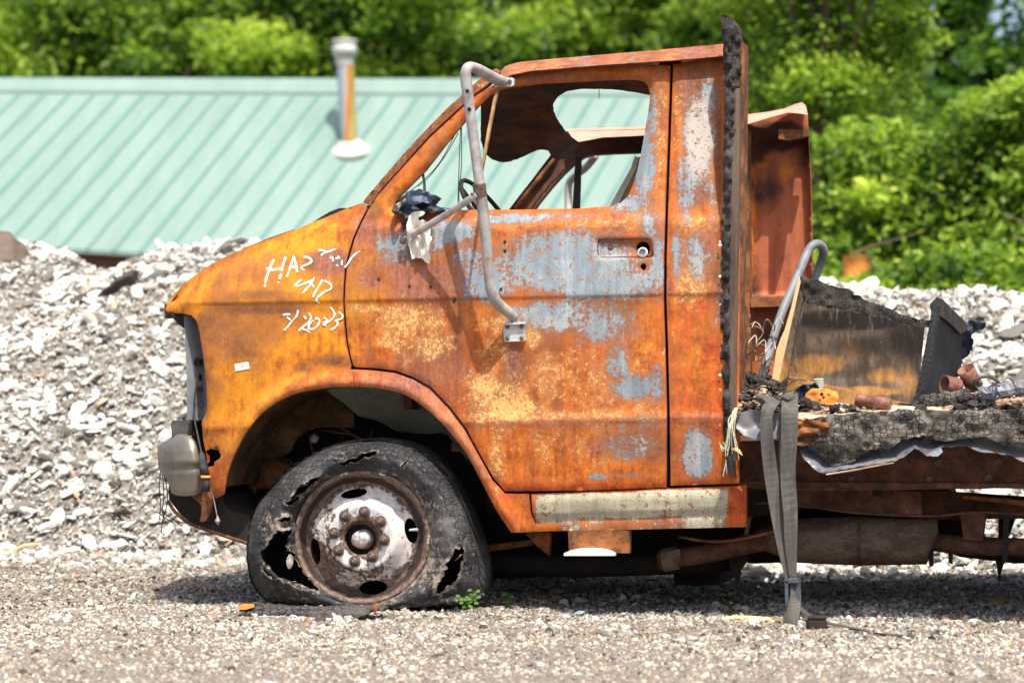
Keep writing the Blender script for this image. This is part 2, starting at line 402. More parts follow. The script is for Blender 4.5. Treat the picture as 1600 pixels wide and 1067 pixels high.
M['cloth'] = simple('dirty_white_cloth', [(.25, (.42, .36, .28)), (.5, (.74, .70, .62)), (.7, (.80, .77, .70))], 12, .9, .5, .003)
M['melt'] = simple('melted_blue_black_plastic', [(.3, (.008, .010, .016)), (.55, (.035, .045, .075)), (.72, (.09, .11, .16)), (.85, (.30, .26, .2))], 16, .5, .9, .006)
M['crust'] = simple('crusted_hub_steel', [(.32, (.05, .035, .03)), (.45, (.28, .22, .20)), (.55, (.55, .50, .48)), (.7, (.62, .55, .50))], 60, .7, .6, .002)
M['wire'] = simple('burnt_wire', [(.3, (.02, .018, .016)), (.7, (.08, .07, .06))], 30, .7, .2)
M['spring'] = simple('spring_wire', [(.3, (.20, .10, .05)), (.5, (.38, .34, .30)), (.75, (.50, .48, .45))], 25, .55, .2, .001)
M['cable_pale'] = simple('pale_cable', [(.3, (.25, .28, .18)), (.55, (.55, .56, .42)), (.75, (.55, .40, .28))], 25, .7, .2)
M['orange'] = simple('orange_plate', [(.3, (.45, .12, .02)), (.5, (.80, .30, .06)), (.75, (.85, .38, .10))], 14, .7, .3)
M['copper'] = simple('rust_red_tin', [(.3, (.05, .020, .015)), (.48, (.17, .065, .040)), (.60, (.31, .14, .09)), (.75, (.38, .28, .24))], 26, .6, .3, .002)
M['cream'] = simple('cream_edge', [(.3, (.40, .24, .10)), (.5, (.72, .48, .24)), (.75, (.80, .62, .38))], 9, .7, .3, .001)
M['ash_wood'] = simple('pale_split_wood', [(.30, (.09, .05, .03)), (.43, (.27, .17, .10)), (.55, (.48, .36, .25)), (.68, (.62, .53, .41))], 9, .85, .9, .006, (.35, 1.5, 3.5), 0, 8, .6)
M['soot_board'] = simple('sooty_grey_board', [(.3, (.012, .012, .012)), (.55, (.032, .035, .037)), (.8, (.075, .08, .08))], 14, .75, .4, .002, (2, 1, .5))

def char_mat(name, scale=26, st=(1, 1, 1), ash=(.26, .23, .19), lo_=.42):
    g = NG(name); v = g.voro(scale, 'DISTANCE_TO_EDGE', st, .6); v2 = g.voro(scale*1.7, 'DISTANCE_TO_EDGE', st, .9); n = g.noise(6, 7, .65); n2 = g.noise(60, 5, .6)
    crack = g.math('MAXIMUM', g.math('MULTIPLY', g.step(v, .0, .10), g.step(v2, .0, .06, .55, 1)), g.step(g.noise(9, 6, .65), .44, .60, 0, .8))
    gr = g.noise(20, 7, .7, (.25, 1, 3.0)); c = g.mix(g.step(g.math('ADD', g.math('MULTIPLY', n, .6), g.math('MULTIPLY', gr, .4)), lo_, lo_+.2), (.030, .027, .025), ash); c = g.mix(g.step(n2, .35, .7, 0, .5), c, (.07, .06, .055))
    c = g.mix(crack, (.006, .005, .005), c)
    c = g.mix(g.step(g.noise(17, 5, .6), .56, .66, 0, .45), c, (.13, .085, .055))
    h = g.math('ADD', crack, g.math('MULTIPLY', n2, .6))
    return g.done(c, .8, g.bump(h, 1.0, .005))
M['char'] = char_mat('alligator_char', 58, (.8, 1, 1.2), (.27, .24, .20), .40)
M['char_post'] = char_mat('charred_post_wood', 85, (1, 1, .8), (.085, .075, .065))
M['char_brown'] = simple('scorched_brown_wood', [(.3, (.03, .022, .018)), (.5, (.11, .075, .055)), (.75, (.21, .15, .11))], 8, .8, .6, .003, (5, 5, .4))

def cab_panel_mat():
    g = NG('scorched_cabinet_panel')
    a = g.sep(g.attr('W1').outputs['Color']); n = g.noise(14, 9, .7, (1.6, 1, .7)); s = g.noise(60, 5, .7); big = g.noise(4, 4, .6, (1, 1, .5))
    base = g.ramp(n, [(.3, (.03, .022, .017)), (.48, (.085, .062, .045)), (.60, (.17, .125, .095)), (.72, (.32, .25, .20))])
    tan = g.ramp(n, [(.3, (.13, .07, .03)), (.46, (.34, .17, .055)), (.6, (.56, .27, .07)), (.8, (.52, .34, .17))])
    c = g.mix(g.step(g.math('ADD', a[0], g.math('MULTIPLY_ADD', big, 1.6, -.8)), .3, .75), base, tan)
    c = g.mix(g.step(g.math('ADD', a[1], g.math('MULTIPLY_ADD', n, 1.2, -.6)), .35, .8, 0, .95), c, (.012, .010, .009))
    c = g.mix(g.step(s, .70, .74), c, (.55, .38, .2))
    c = g.mix(g.step(g.noise(13, 9, .75, (2.2, 1, .5)), .54, .66, 0, .55), c, (.26, .19, .15))
    return g.done(c, .9, g.bump(s, .3, .001))
M['cab_panel'] = cab_panel_mat()

def far_panel_mat():
    g = NG('far_side_inner_metal')
    a = g.sep(g.attr('W1').outputs['Color']); n = g.noise(5, 8, .65, (1, 1, 1), .3); n2 = g.noise(22, 8, .65); st = g.noise(8, 5, .6, (3, 3, .4))
    base = g.ramp(g.math('ADD', g.math('MULTIPLY', n, .6), g.math('MULTIPLY', st, .4)), [(.32, (.16, .042, .018)), (.48, (.36, .105, .045)), (.60, (.52, .17, .07)), (.75, (.58, .25, .13))])
    c = g.mix(g.step(g.math('ADD', a[0], g.math('MULTIPLY_ADD', n2, 1.4, -.7)), .35, .8), base, (.62, .20, .025))
    c = g.mix(g.step(g.math('ADD', a[1], g.math('MULTIPLY_ADD', n, 1.8, -.9)), .3, .75, 0, .93), c, (.028, .014, .010))
    return g.done(c, .75, g.bump(n2, .4, .002))
M['far_panel'] = far_panel_mat()
M['pink_roof'] = simple('pinkish_burnt_roof', [(.3, (.30, .13, .08)), (.5, (.50, .26, .18)), (.7, (.58, .36, .27))], 8, .75, .3, .002)

def rubber_mat():
    g = NG('burnt_rubber'); n = g.noise(5, 8, .62); n2 = g.noise(45, 8, .7); s = g.noise(140, 4, .6); z = g.noise(14, 7, .7, (1, 1, 1), 1.2)
    c = g.ramp(n, [(.3, (.012, .012, .013)), (.46, (.026, .027, .031)), (.58, (.060, .060, .064)), (.72, (.12, .115, .11))])
    c = g.mix(g.step(n2, .50, .70, 0, .6), c, (.12, .10, .085)); c = g.mix(g.step(z, .56, .68, 0, .6), c, (.24, .205, .165))
    c = g.mix(g.step(g.noise(30, 6, .7, (1, 1, 1), 2.5), .40, .34, 0, .9), c, (.006, .006, .006))
    wt = g.sep(g.attr('W1').outputs['Color'])
    c = g.mix(g.step(g.math('ADD', wt[0], g.math('MULTIPLY_ADD', n2, 2.4, -1.2)), .35, .7, 0, .85), c, g.ramp(n2, [(.35, (.10, .075, .055)), (.55, (.26, .21, .16)), (.7, (.42, .36, .29))]))
    tr = g.voro(48, 'DISTANCE_TO_EDGE', (1, 1, 1), .3)
    h = g.math('ADD', g.math('MULTIPLY', z, 1.0), g.math('MULTIPLY', n2, .8)); h = g.math('ADD', h, g.math('MULTIPLY', g.math('MULTIPLY', g.step(tr, 0, .12), wt[1]), 1.2))
    return g.done(c, .72, g.bump(h, .9, .008))
M['rubber'] = rubber_mat()

def rim_mat():
    g = NG('burnt_wheel_steel'); a = g.sep(g.attr('W1').outputs['Color'])
    n = g.noise(11, 9, .68, (1, 1, 1), .5); f = g.noise(55, 7, .7); s = g.noise(130, 4, .65)
    brown = g.ramp(f, [(.32, (.045, .030, .024)), (.5, (.16, .105, .08)), (.66, (.30, .21, .16)), (.8, (.45, .38, .30))])
    white = g.ramp(g.math('ADD', g.math('MULTIPLY', n, .6), g.math('MULTIPLY', f, .4)), [(.34, (.15, .14, .14)), (.45, (.46, .45, .45)), (.56, (.70, .66, .62)), (.70, (.74, .60, .44))])
    v = g.math('ADD', a[0], g.math('MULTIPLY_ADD', g.math('ADD', g.math('MULTIPLY', n, .6), g.math('MULTIPLY', f, .4)), 2.6, -1.3))
    c = g.mix(g.step(v, .42, .56), brown, white)
    v2 = g.math('ADD', a[1], g.math('MULTIPLY_ADD', f, 2.0, -1.0))
    c = g.mix(g.step(v2, .42, .56, 0, .92), c, g.ramp(s, [(.35, (.10, .035, .028)), (.6, (.30, .13, .10))]))
    v3 = g.math('ADD', a[2], g.math('MULTIPLY_ADD', n, 1.6, -.8))
    c = g.mix(g.step(v3, .4, .7, 0, .9), c, (.030, .022, .018))
    c = g.mix(g.step(g.noise(90, 2, .5), .69, .73), c, (.03, .02, .015))
    return g.done(c, .6, g.bump(g.math('ADD', g.math('MULTIPLY', f, .6), g.math('MULTIPLY', s, .3)), .6, .0015))
M['rim'] = rim_mat()

def stone_mat(name, extra=1.0):
    g = NG(name); a = g.attr('tint'); n = g.noise(26, 6, .65); s = g.noise(160, 4, .6)
    v = g.math('ADD', g.math('MULTIPLY', n, .7), g.math('MULTIPLY', s, .3))
    mul = g.ramp(v, [(.3, (.62, .62, .62)), (.5, (.92, .92, .92)), (.7, (1.1, 1.1, 1.1))])
    m = g.n.new('ShaderNodeMix'); m.data_type = 'RGBA'; m.blend_type = 'MULTIPLY'; m.inputs[0].default_value = 1
    g.l.new(a.outputs['Color'], m.inputs[6]); g.l.new(mul, m.inputs[7])
    return g.done(m.outputs[2], .9, g.bump(v, .6, .004))
M['stone'] = stone_mat('crushed_stone')
def ground_mat():
    g = NG('gravel_bed'); n = g.noise(1.4, 5, .6); f = g.noise(85, 6, .75); v = g.voro(130, 'F1'); v2 = g.voro(60, 'F1')
    c = g.ramp(f, [(.30, (.12, .098, .075)), (.45, (.27, .232, .19)), (.56, (.42, .375, .315)), (.7, (.58, .53, .46))])
    c = g.mix(g.step(n, .42, .62, 0, .45), c, (.36, .29, .22)); c = g.mix(g.step(v2, .30, .5, 0, .5), c, (.12, .10, .085))
    h = g.math('ADD', g.math('MULTIPLY', v, -1.), g.math('MULTIPLY', f, 1.2))
    return g.done(c, .95, g.bump(h, 1.0, .008))
M['ground'] = ground_mat()
M['dirt'] = simple('pile_fines', [(.32, (.07, .060, .048)), (.48, (.20, .18, .15)), (.60, (.36, .335, .29)), (.75, (.52, .495, .44))], 60, .95, 1.0, .012)
M['mint'] = simple('mint_roof_steel', [(.34, (.150, .232, .200)), (.5, (.178, .262, .228)), (.66, (.205, .285, .250))], 1.6, .62, .05, .002, (1.6, .35, .35))
M['mint_rib'] = simple('mint_rib_steel', [(.3, (.10, .215, .20)), (.6, (.115, .245, .225))], 2, .45, .05)
M['wall'] = simple('brown_board_wall', [(.3, (.07, .035, .028)), (.7, (.14, .075, .055))], 3, .85, .4, .004, (1, 1, 8))
M['bark'] = simple('tree_bark', [(.3, (.045, .030, .020)), (.5, (.11, .075, .052)), (.75, (.22, .16, .11))], 7, .9, .9, .02, (1, 1, .3))

M['twig'] = simple('pale_twig_bark', [(.3, (.16, .11, .07)), (.6, (.34, .25, .17))], 9, .85, .5, .01)
def leaf_mat(name, lo_, mid, hi):
    g = NG(name); a = g.sep(g.attr('tint').outputs['Color'])
    c = g.ramp(a[0], [(.0, lo_), (.5, mid), (1., hi)])
    g.done(c, .55)
    tr = g.n.new('ShaderNodeBsdfTranslucent'); mx = g.n.new('ShaderNodeMixShader'); mx.inputs[0].default_value = .5
    out = [n for n in g.n if n.type == 'OUTPUT_MATERIAL'][0]
    hs = g.n.new('ShaderNodeHueSaturation'); hs.inputs['Value'].default_value = 1.5; g.l.new(c, hs.inputs['Color']); g.l.new(hs.outputs[0], tr.inputs[0])
    g.l.new(g.b.outputs[0], mx.inputs[1]); g.l.new(tr.outputs[0], mx.inputs[2]); g.l.new(mx.outputs[0], out.inputs[0]); return g.m
M['leaf'] = leaf_mat('bright_leaves', (.040, .105, .012), (.22, .35, .026), (.60, .70, .10))
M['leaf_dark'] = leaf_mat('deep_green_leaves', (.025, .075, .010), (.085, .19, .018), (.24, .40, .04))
M['weed'] = leaf_mat('weed_leaves', (.05, .14, .02), (.10, .23, .03), (.17, .32, .05))
# =================================================================== SETTING
def at_depth(px, d, z=0.0):
    """ground point d metres in front of the camera, in the direction of photo column px"""
    fh = Vector((-math.sin(YAW), math.cos(YAW), 0))
    p = CAM + fh*d + RT*((px-800)/FPX*d); return Vector((p.x, p.y, z))
def z_at(py, d): return CAM.z + (600-py)/FPX*d

# ---- ground
def axis(lo_, hi, step, far):
    a = list(np.arange(lo_, hi, step)); s = step*2; x = lo_
    L = []
    while x > -far: x -= s; L.append(x); s *= 1.5
    x = hi; Rr = []; s = step*2
    while x < far: Rr.append(x); x += s; s *= 1.5
    return np.array(L[::-1]+a+Rr)
gx = axis(-4, 5, .045, 420); gy = axis(-3, 4, .045, 420)
X, Y = np.meshgrid(gx, gy)
def ground_h(x, y):
    h = (noise2(x+50, y+50, .7, 3)-.5)*.030+(noise2(x+50, y+50, .16, 4)-.5)*.016
    return h*np.clip(1-np.maximum(np.abs(x)-6, 0)/4, 0, 1)*np.clip(1-np.maximum(np.abs(y)-8, 0)/4, 0, 1)
Zg = ground_h(X, Y)
ny, nx = X.shape; idx = np.arange(nx*ny).reshape(ny, nx)
F = np.stack([idx[:-1, :-1], idx[:-1, 1:], idx[1:, 1:], idx[1:, :-1]], -1).reshape(-1, 4)
mk('ground', np.stack([X, Y, Zg], -1).reshape(-1, 3), F, M['ground'], kind='structure', smooth=True)

# ---- crushed stone bank behind the truck
crest_px = [(-500, 372), (-200, 368), (0, 376), (30, 378), (70, 392), (105, 404), (135, 424), (175, 424), (205, 410), (235, 394), (270, 384), (330, 378), (390, 378), (450, 382), (600, 400), (900, 425), (1160, 436), (1290, 437), (1330, 446), (1400, 455), (1450, 460), (1530, 458), (1600, 462), (1800, 455), (2300, 450)]
CY = 5.8
cw = [U(a, b, CY) for a, b in crest_px]; CX = np.array([p.x for p in cw]); CZ = np.array([p.z for p in cw])
def pile_h(x, y):
    zc = np.interp(x, CX, CZ)
    toe = 2.95+(noise2(x+30, x*0+5, 1.1, 9)-.5)*.5
    t = np.clip((y-toe)/(CY-toe), 0, None)
    up = np.where(t < 1, 1-(1-np.clip(t, 0, 1))**1.35, 1)
    back = np.where(y > CY, np.clip(1-((y-CY)/5.5)**1.6, 0, 1), 1)
    h = zc*up*back
    n = (noise2(x+40, y+40, .55, 11)-.5)*.16+(noise2(x+40, y+40, .2, 12)-.5)*.07
    return h+n*np.clip(t*3, 0, 1)*np.clip((1-t)*4+.25, 0, 1)*np.clip(back*2, 0, 1)-.03*(t <= 0)
gx = np.arange(-9, 9.01, .05); gy = np.arange(2.6, 11.4, .05)
X, Y = np.meshgrid(gx, gy); Zp = pile_h(X, Y)-.02
ny, nx = X.shape; idx = np.arange(nx*ny).reshape(ny, nx)
F = np.stack([idx[:-1, :-1], idx[:-1, 1:], idx[1:, 1:], idx[1:, :-1]], -1).reshape(-1, 4)
mk('gravel_bank', np.stack([X, Y, Zp], -1).reshape(-1, 3), F, M['dirt'], kind='structure', smooth=True)

def ico(sub):
    bm = bmesh.new(); bmesh.ops.create_icosphere(bm, subdivisions=sub, radius=1); v = np.array([q.co[:] for q in bm.verts]); f = np.array([[q.index for q in p.verts] for p in bm.faces]); bm.free(); return v, f
ICO = {s: ico(s) for s in (1, 2, 3)}
def rock_proto(sub, seed, planes=11, flat=(1, .75, .5)):
    r = np.random.default_rng(seed); v, f = ICO[sub]; n = r.normal(size=(planes, 3)); n /= np.linalg.norm(n, axis=1)[:, None]
    d = r.uniform(.38, 1.0, planes); k = v@n.T; k = np.where(k > .05, d[None]/np.maximum(k, .05), 9)
    s = np.minimum(k.min(1), 1.15); return v*s[:, None]*np.array(flat), f
def quats(n, tilt, r):
    """random yaw, limited tilt -> rotation matrices"""
    yaw = r.uniform(0, 2*np.pi, n); tx = r.normal(0, tilt, n); ty = r.normal(0, tilt, n)
    cz, sz = np.cos(yaw), np.sin(yaw); cx, sx = np.cos(tx), np.sin(tx); cy, sy = np.cos(ty), np.sin(ty); O = np.zeros(n); I = np.ones(n)
    Rz = np.stack([cz, -sz, O, sz, cz, O, O, O, I], -1).reshape(n, 3, 3); Rx = np.stack([I, O, O, O, cx, -sx, O, sx, cx], -1).reshape(n, 3, 3)
    Ry = np.stack([cy, O, sy, O, I, O, -sy, O, cy], -1).reshape(n, 3, 3); return Rx@Ry@Rz
def stones(name, P, S, sub, tilt, tints, seed, flat=(1, .75, .5), mat='stone', nprot=10, base=None, **k):
    r = np.random.default_rng(seed); pro = [rock_proto(sub, seed*31+i, 9+i % 5, (flat[0], flat[1]*r.uniform(.8, 1.2), flat[2]*r.uniform(.6, 1.4))) for i in range(nprot)]
    which = r.integers(0, nprot, len(P)); Rm = quats(len(P), tilt, r)
    if base is not None: Rm = base[None]@Rm
    Vs = []; Fs = []; Ts = []; off = 0
    for i, (pv, pf) in enumerate(pro):
        ii = np.where(which == i)[0]
        if not len(ii): continue
        v = np.einsum('nij,vj->nvi', Rm[ii], pv)*S[ii][:, None, None]+P[ii][:, None]
        m = len(pv); Vs.append(v.reshape(-1, 3)); Fs.append((pf[None]+(np.arange(len(ii))*m)[:, None, None]+off).reshape(-1, 3)); off += m*len(ii)
        Ts.append(np.repeat(tints[ii], m, 0))
    return mk(name, np.vstack(Vs), np.vstack(Fs), M[mat], kind='stuff', attrs={'tint': np.vstack(Ts)}, **k)
PAL = np.array([(.64, .62, .555), (.53, .51, .455), (.76, .74, .67), (.36, .34, .30), (.18, .165, .145), (.08, .07, .06), (.50, .36, .22), (.34, .24, .18), (.42, .42, .42)])
def tint(n, p, r): return PAL[r.choice(len(PAL), n, p=np.array(p)/sum(p))]*r.uniform(.85, 1.12, (n, 1))

r = np.random.default_rng(21)
slope = np.array(Matrix.Rotation(R(24), 3, 'X'))
def on_pile(n, r, x0=-5.2, x1=5.0, y0=2.7, y1=6.15, lift=0.0):
    x = r.uniform(x0, x1, n); y = r.uniform(y0, y1, n); return np.stack([x, y, pile_h(x, y)+lift], -1)
n = 98000; P = on_pile(n, r); S = np.clip(r.lognormal(math.log(.0105), .45, n), .004, .036)
stones('fine_pile_stones', P, S, 1, .5, tint(n, [6, 5, 4, 4.2, 3.2, 2.2, .6, .8, 2], r)*.95, 3, (1.1, .7, .40), base=slope)
n = 13300; P = on_pile(n, r, lift=.003); P[:, 2] -= .25*0; S = np.clip(r.lognormal(math.log(.025), .45, n), .011, .07); keep = (noise2(P[:, 0]+20, P[:, 1]*1.4+20, .5, 77)+r.random(n)*.6) > .50; P = P[keep]; S = S[keep]; n = len(P)
stones('pile_stones', P, S, 2, .42, tint(n, [7, 4, 7, 2.6, 1.8, 1.3, .5, .5, 1.2], r), 5, (1.15, .72, .33), base=slope)
n = 490; P = on_pile(n, r, lift=.006); S = np.clip(r.lognormal(math.log(.052), .30, n), .035, .10)
stones('large_pile_slabs', P, S, 3, .35, tint(n, [8, 3, 9, 1.6, 1.1, .6, .5, .5, 1], r), 8, (1.2, .72, .26), base=slope)

# ---- loose gravel round the truck
PKA, PKB = UZ(366, 966), UZ(605, 953)
def on_ground(n, r, x0=-3.6, x1=3.7, y0=-2.9, y1=3.5):
    x = r.uniform(x0, x1, n); y = r.uniform(y0, y1, n); ok = ~((x > PKA.x-.01) & (x < PKB.x) & (y > PKA.y-.035) & (y < PKA.y+.07)); x = x[ok]; y = y[ok]; return np.stack([x, y, ground_h(x, y)], -1)
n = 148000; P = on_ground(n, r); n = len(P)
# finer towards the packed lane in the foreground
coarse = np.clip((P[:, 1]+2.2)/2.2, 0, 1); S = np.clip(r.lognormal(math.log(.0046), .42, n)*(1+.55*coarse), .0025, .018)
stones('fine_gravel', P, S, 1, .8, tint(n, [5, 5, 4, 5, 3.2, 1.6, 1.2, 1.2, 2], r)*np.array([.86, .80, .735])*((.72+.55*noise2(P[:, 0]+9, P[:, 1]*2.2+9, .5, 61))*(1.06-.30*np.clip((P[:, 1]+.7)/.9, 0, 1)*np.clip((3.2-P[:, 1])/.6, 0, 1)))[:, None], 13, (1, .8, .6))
n = 6200; P = on_ground(n, r); n = len(P); keep = r.random(n) < (.10+.90*np.clip((P[:, 1]+1.5)/2.0, 0, 1)); P = P[keep]; n = len(P)
S = np.clip(r.lognormal(math.log(.0135), .36, n), .009, .040)
stones('loose_gravel', P, S, 2, .5, tint(n, [5, 5, 4, 4, 3, 1.2, 1.0, .8, 2.5], r)*.85, 14, (1, .8, .55))
n = 1500; x = r.uniform(-3.6, 3.7, n); y = r.uniform(2.0, 3.4, n); P = np.stack([x, y, ground_h(x, y)], -1)
stones('toe_gravel', P, np.clip(r.lognormal(math.log(.024), .4, n), .012, .07), 2, .5, tint(n, [8, 4, 8, 2, 1, .5, 1, .4, 1], r), 15, (1, .75, .5))

# ---- single boulders and chunks one can point at
def rock(name, px, py, Y, size, col, label, cat, seed, flat=(1, .8, .6), group=None, rot=0.0, mat=None, sink=.3, tilt=None):
    v, f = ICO[3]; pv, _ = rock_proto(3, seed, 13, (1, 1, 1))
    nn = (noise2(pv[:, 0]*3+9, pv[:, 1]*3+pv[:, 2]*2+9, .5, seed)-.5)*.18
    pv = pv/np.abs(pv).max()*(1+nn[:, None])*np.array(flat)*size
    m = Matrix.Rotation(rot, 3, 'Z')
    if tilt: m = Matrix.Rotation(tilt, 3, 'Y')@m
    pv = pv@np.array(m).T
    c = U(px, py, Y)
    return mk(name, pv+np.array(c), f, mat or M['stone'], label=label, cat=cat, group=group, attrs={'tint': np.tile(np.array(col), (len(pv), 1))})
def pile_Y(px, py):
    y = np.linspace(2.7, 6.2, 500); pts = UA(np.full(500, px), np.full(500, py), y); d = pts[:, 2]-pile_h(pts[:, 0], pts[:, 1]); k = np.where(d < 0)[0]
    return float(y[k[0]]) if len(k) else CY
for (px, py, s, col, lab, cat, sd, fl, rt, tl) in [
    (6, 398, .19, (.15, .115, .09), 'brown boulder on the crest of the stone bank at the left edge', 'boulder', 41, (1, .8, .62), .2, 0.1),
    (192, 441, .135, (.075, .062, .058), 'long dark asphalt chunk leaning on the white stone bank', 'asphalt chunk', 42, (1, .42, .34), .1, -.42),
    (372, 379, .085, (.11, .095, .085), 'dark slab on the bank crest above the truck bonnet', 'slab', 43, (1, .5, .30), 0, 0),
    (217, 455, .050, (.72, .70, .66), 'smooth white rock below the dark asphalt chunk', 'rock', 44, (.8, .7, .9), 0, 0),
    (42, 800, .052, (.66, .64, .58), 'pale flat rock low on the bank at the left edge', 'rock', 45, (1, .7, .45), 0, 0),
    (76, 821, .058, (.66, .64, .60), 'pale wedge-shaped rock at the foot of the bank', 'rock', 46, (1, .7, .4), .3, -.2),
    (190, 798, .046, (.13, .095, .075), 'dark brown stone low on the bank left of the bumper', 'stone', 47, (1, .6, .45), 0, .1),
    (108, 607, .044, (.70, .68, .63), 'bright white angular rock halfway up the bank', 'rock', 48, (.8, .7, .75), .7, 0),
]:
    rock('boulder' if cat == 'boulder' else cat.replace(' ', '_'), px, py, pile_Y(px, py)-(.11 if cat == 'asphalt chunk' else .035), s*1.15, col, lab, cat, sd, fl, rot=rt, tilt=tl)
b = MB(); p0 = U(0, 868, 2.9); 
b.tube([U(-6, 866, 2.85), U(20, 862, 2.85), U(38, 852, 2.85), U(64, 849, 2.86)], [.012, .011, .009, .005], 7)
b.mk('fallen_stick', M['cream'], label='short tan broken stick on gravel at the left edge', cat='stick')
gst = [(905, 957, -.25, .020, (.30, .36, .42), 'flat blue-grey stone on the gravel right of the wheel', 'stone'),
       (655, 984, -.6, .017, (.60, .42, .22), 'pale orange pebble in front of the tyre', 'pebble'),
       (702, 971, -.45, .014, (.62, .42, .20), 'small ochre pebble below the leafy weed', 'pebble'),
       (491, 986, -.6, .021, (.66, .62, .54), 'pale cream stone in front of the charred plank', 'stone'),
       (1198, 996, -.85, .024, (.70, .66, .58), 'cream stone just left of the hanging strap end', 'stone'),
       (1372, 989, -.8, .024, (.70, .67, .60), 'white stone beside the tail of the strap', 'stone'),
       (1186, 935, .35, .021, (.40, .30, .24), 'brownish stone in the shade left of the strap buckle', 'stone'),
       (1560, 938, .45, .062, (.36, .22, .09), 'flat rust-brown slab in the shade at the right edge', 'slab')]
for i, (px, py, Y, s, col, lab, cat) in enumerate(gst):
    p = UZ(px, py, .004); rock(cat, px, py, p.y, s, col, lab, cat, 60+i, (1, .7, .5) if s < .05 else (1.1, .6, .2))

# ---- long low building with a mint standing-seam roof
D_R, D_E = 38.0, 35.4
def roofpt(px_ridge, t, lift=0.0):
    """t=0 at ridge, 1 at the near eave; sheets run slightly askew of the ridge as in the photo"""
    a = at_depth(px_ridge, D_R, z_at(130+.002*px_ridge, D_R)); X0 = (px_ridge-800)/FPX*D_R; Xe = X0-1.50
    pe = Xe/D_E*FPX+800; e = at_depth(pe, D_E, z_at(386+.055*(pe-70), D_E)); e.z = max(e.z, 1.5)
    p = a.lerp(e, t); p.z += lift; return p
bl = root('green_roofed_building', roofpt(400, 1).xy.to_3d(), 'long low building with mint green ribbed metal roof behind the bank', 'building')
pxs = np.arange(-420, 1160, 38.8)
P0, P1 = pxs[0], pxs[-1]
fhv = Vector((-math.sin(YAW), math.cos(YAW), 0))
b = MB(); dn = Vector((0, 0, -.05)); v = []; f = []
for i, px in enumerate(pxs):
    a, e = roofpt(px, 0), roofpt(px, 1); v += [a, e, e+dn]
    if i: k = 3*i; f += [(k-3, k-2, k+1, k), (k-2, k-1, k+2, k+1)]
b.add(v, f)
bk = [roofpt(P0, 0), roofpt(P1, 0), roofpt(P1, 0)+fhv*4.0+Vector((0, 0, -2.3)), roofpt(P0, 0)+fhv*4.0+Vector((0, 0, -2.3))]
b.add([p for p in bk]+[p+dn for p in bk], [(0, 1, 2, 3), (7, 6, 5, 4), (3, 2, 6, 7)])
rf = b.mk('roof', M['mint'], bl)
b = MB()
for px in pxs:
    a, e = roofpt(px, .03), roofpt(px, 1.004); n_ = Vector((0, 0, 1)); sd = (a-e).cross(n_).normalized()
    w1, w2, hh = .027, .014, .020
    for A, B in ((a, e),):
        vs_ = [A-sd*w1, A+sd*w1, A+sd*w2+n_*hh, A-sd*w2+n_*hh, B-sd*w1, B+sd*w1, B+sd*w2+n_*hh, B-sd*w2+n_*hh]
        b.add([v+n_*.002 for v in vs_], [(0, 4, 5, 1), (1, 5, 6, 2), (2, 6, 7, 3), (3, 7, 4, 0), (0, 1, 2, 3), (7, 6, 5, 4)])
b.mk('roof_rib', M['mint_rib'], rf, kind='stuff')
b = MB(); up = Vector((0, 0, .035)); A, B = roofpt(P0, 0), roofpt(P1, 0); A2, B2 = roofpt(P0, .072, .05), roofpt(P1, .072, .05); A3, B3 = A+fhv*.3-Vector((0, 0, .12)), B+fhv*.3-Vector((0, 0, .12))
b.add([A+up*2.2, B+up*2.2, B2, A2, B2-up*1.3, A2-up*1.3, B3, A3], [(3, 2, 1, 0), (5, 4, 2, 3), (0, 1, 6, 7)])
b.mk('ridge_cap', M['mint'], rf)
b = MB(); e0, e1 = roofpt(P0, .93), roofpt(P1, .93); g0, g1 = bk[3], bk[2]
for s0, s1 in ((e0, e1), (e1, g1+fhv*-.3), (g1+fhv*-.3, g0+fhv*-.3), (g0+fhv*-.3, e0)):
    t0 = s0.copy(); t1 = s1.copy(); t0.z -= .06; t1.z -= .06; nrm = (t1-t0).cross(Vector((0, 0, 1))).normalized()*.06
    b.add([Vector((t0.x, t0.y, 0)), Vector((t1.x, t1.y, 0)), t1, t0, Vector((t0.x, t0.y, 0))-nrm, Vector((t1.x, t1.y, 0))-nrm, t1-nrm, t0-nrm], [(0, 1, 2, 3), (7, 6, 5, 4), (0, 3, 7, 4), (1, 5, 6, 2), (3, 2, 6, 7)])
b.mk('wall', M['wall'], bl)

# stove pipe standing on the roof
def pipe_mat():
    g = NG('heat_stained_flue'); sx = g.n.new('ShaderNodeSeparateXYZ'); g.l.new(g.tc.outputs['Object'], sx.inputs[0]); n = g.noise(3, 4, .6, (1, 1, .3))
    v = g.math('ADD', g.math('MULTIPLY', sx.outputs[0], 3.6), g.math('MULTIPLY_ADD', n, .7, .15))
    return g.done(g.ramp(v, [(.18, (.36, .42, .46)), (.36, (.42, .42, .38)), (.48, (.62, .26, .03)), (.58, (.44, .14, .04)), (.70, (.50, .38, .10)), (.9, (.44, .44, .22))]), .5, None, .35)
tp = .46; cpt = roofpt(650, .40); 
def flue_pt(px, py, d): return at_depth(px, d, z_at(py, d))
dch = 37.0
ch = root('stove_pipe', flue_pt(546, 232, dch), 'rust streaked metal stove pipe with cap on the mint roof', 'chimney pipe')
b = MB(); b.lathe(flue_pt(546, 236, dch), (flue_pt(538, 80, dch)-flue_pt(546, 236, dch)), [(.105, 0), (.112, .5), (.115, 1.32)], 20); b.mk('flue', pipe_mat(), ch, smooth=True)
b = MB(); b.lathe(flue_pt(538, 86, dch), (0, 0, 1), [(.125, -.13), (.125, 0), (.16, .0), (.165, .10), (.150, .11), (.150, .16), (.165, .17), (.165, .20), (.0, .21)], 20); b.mk('cap', M['steel_plate'], ch, smooth=True)
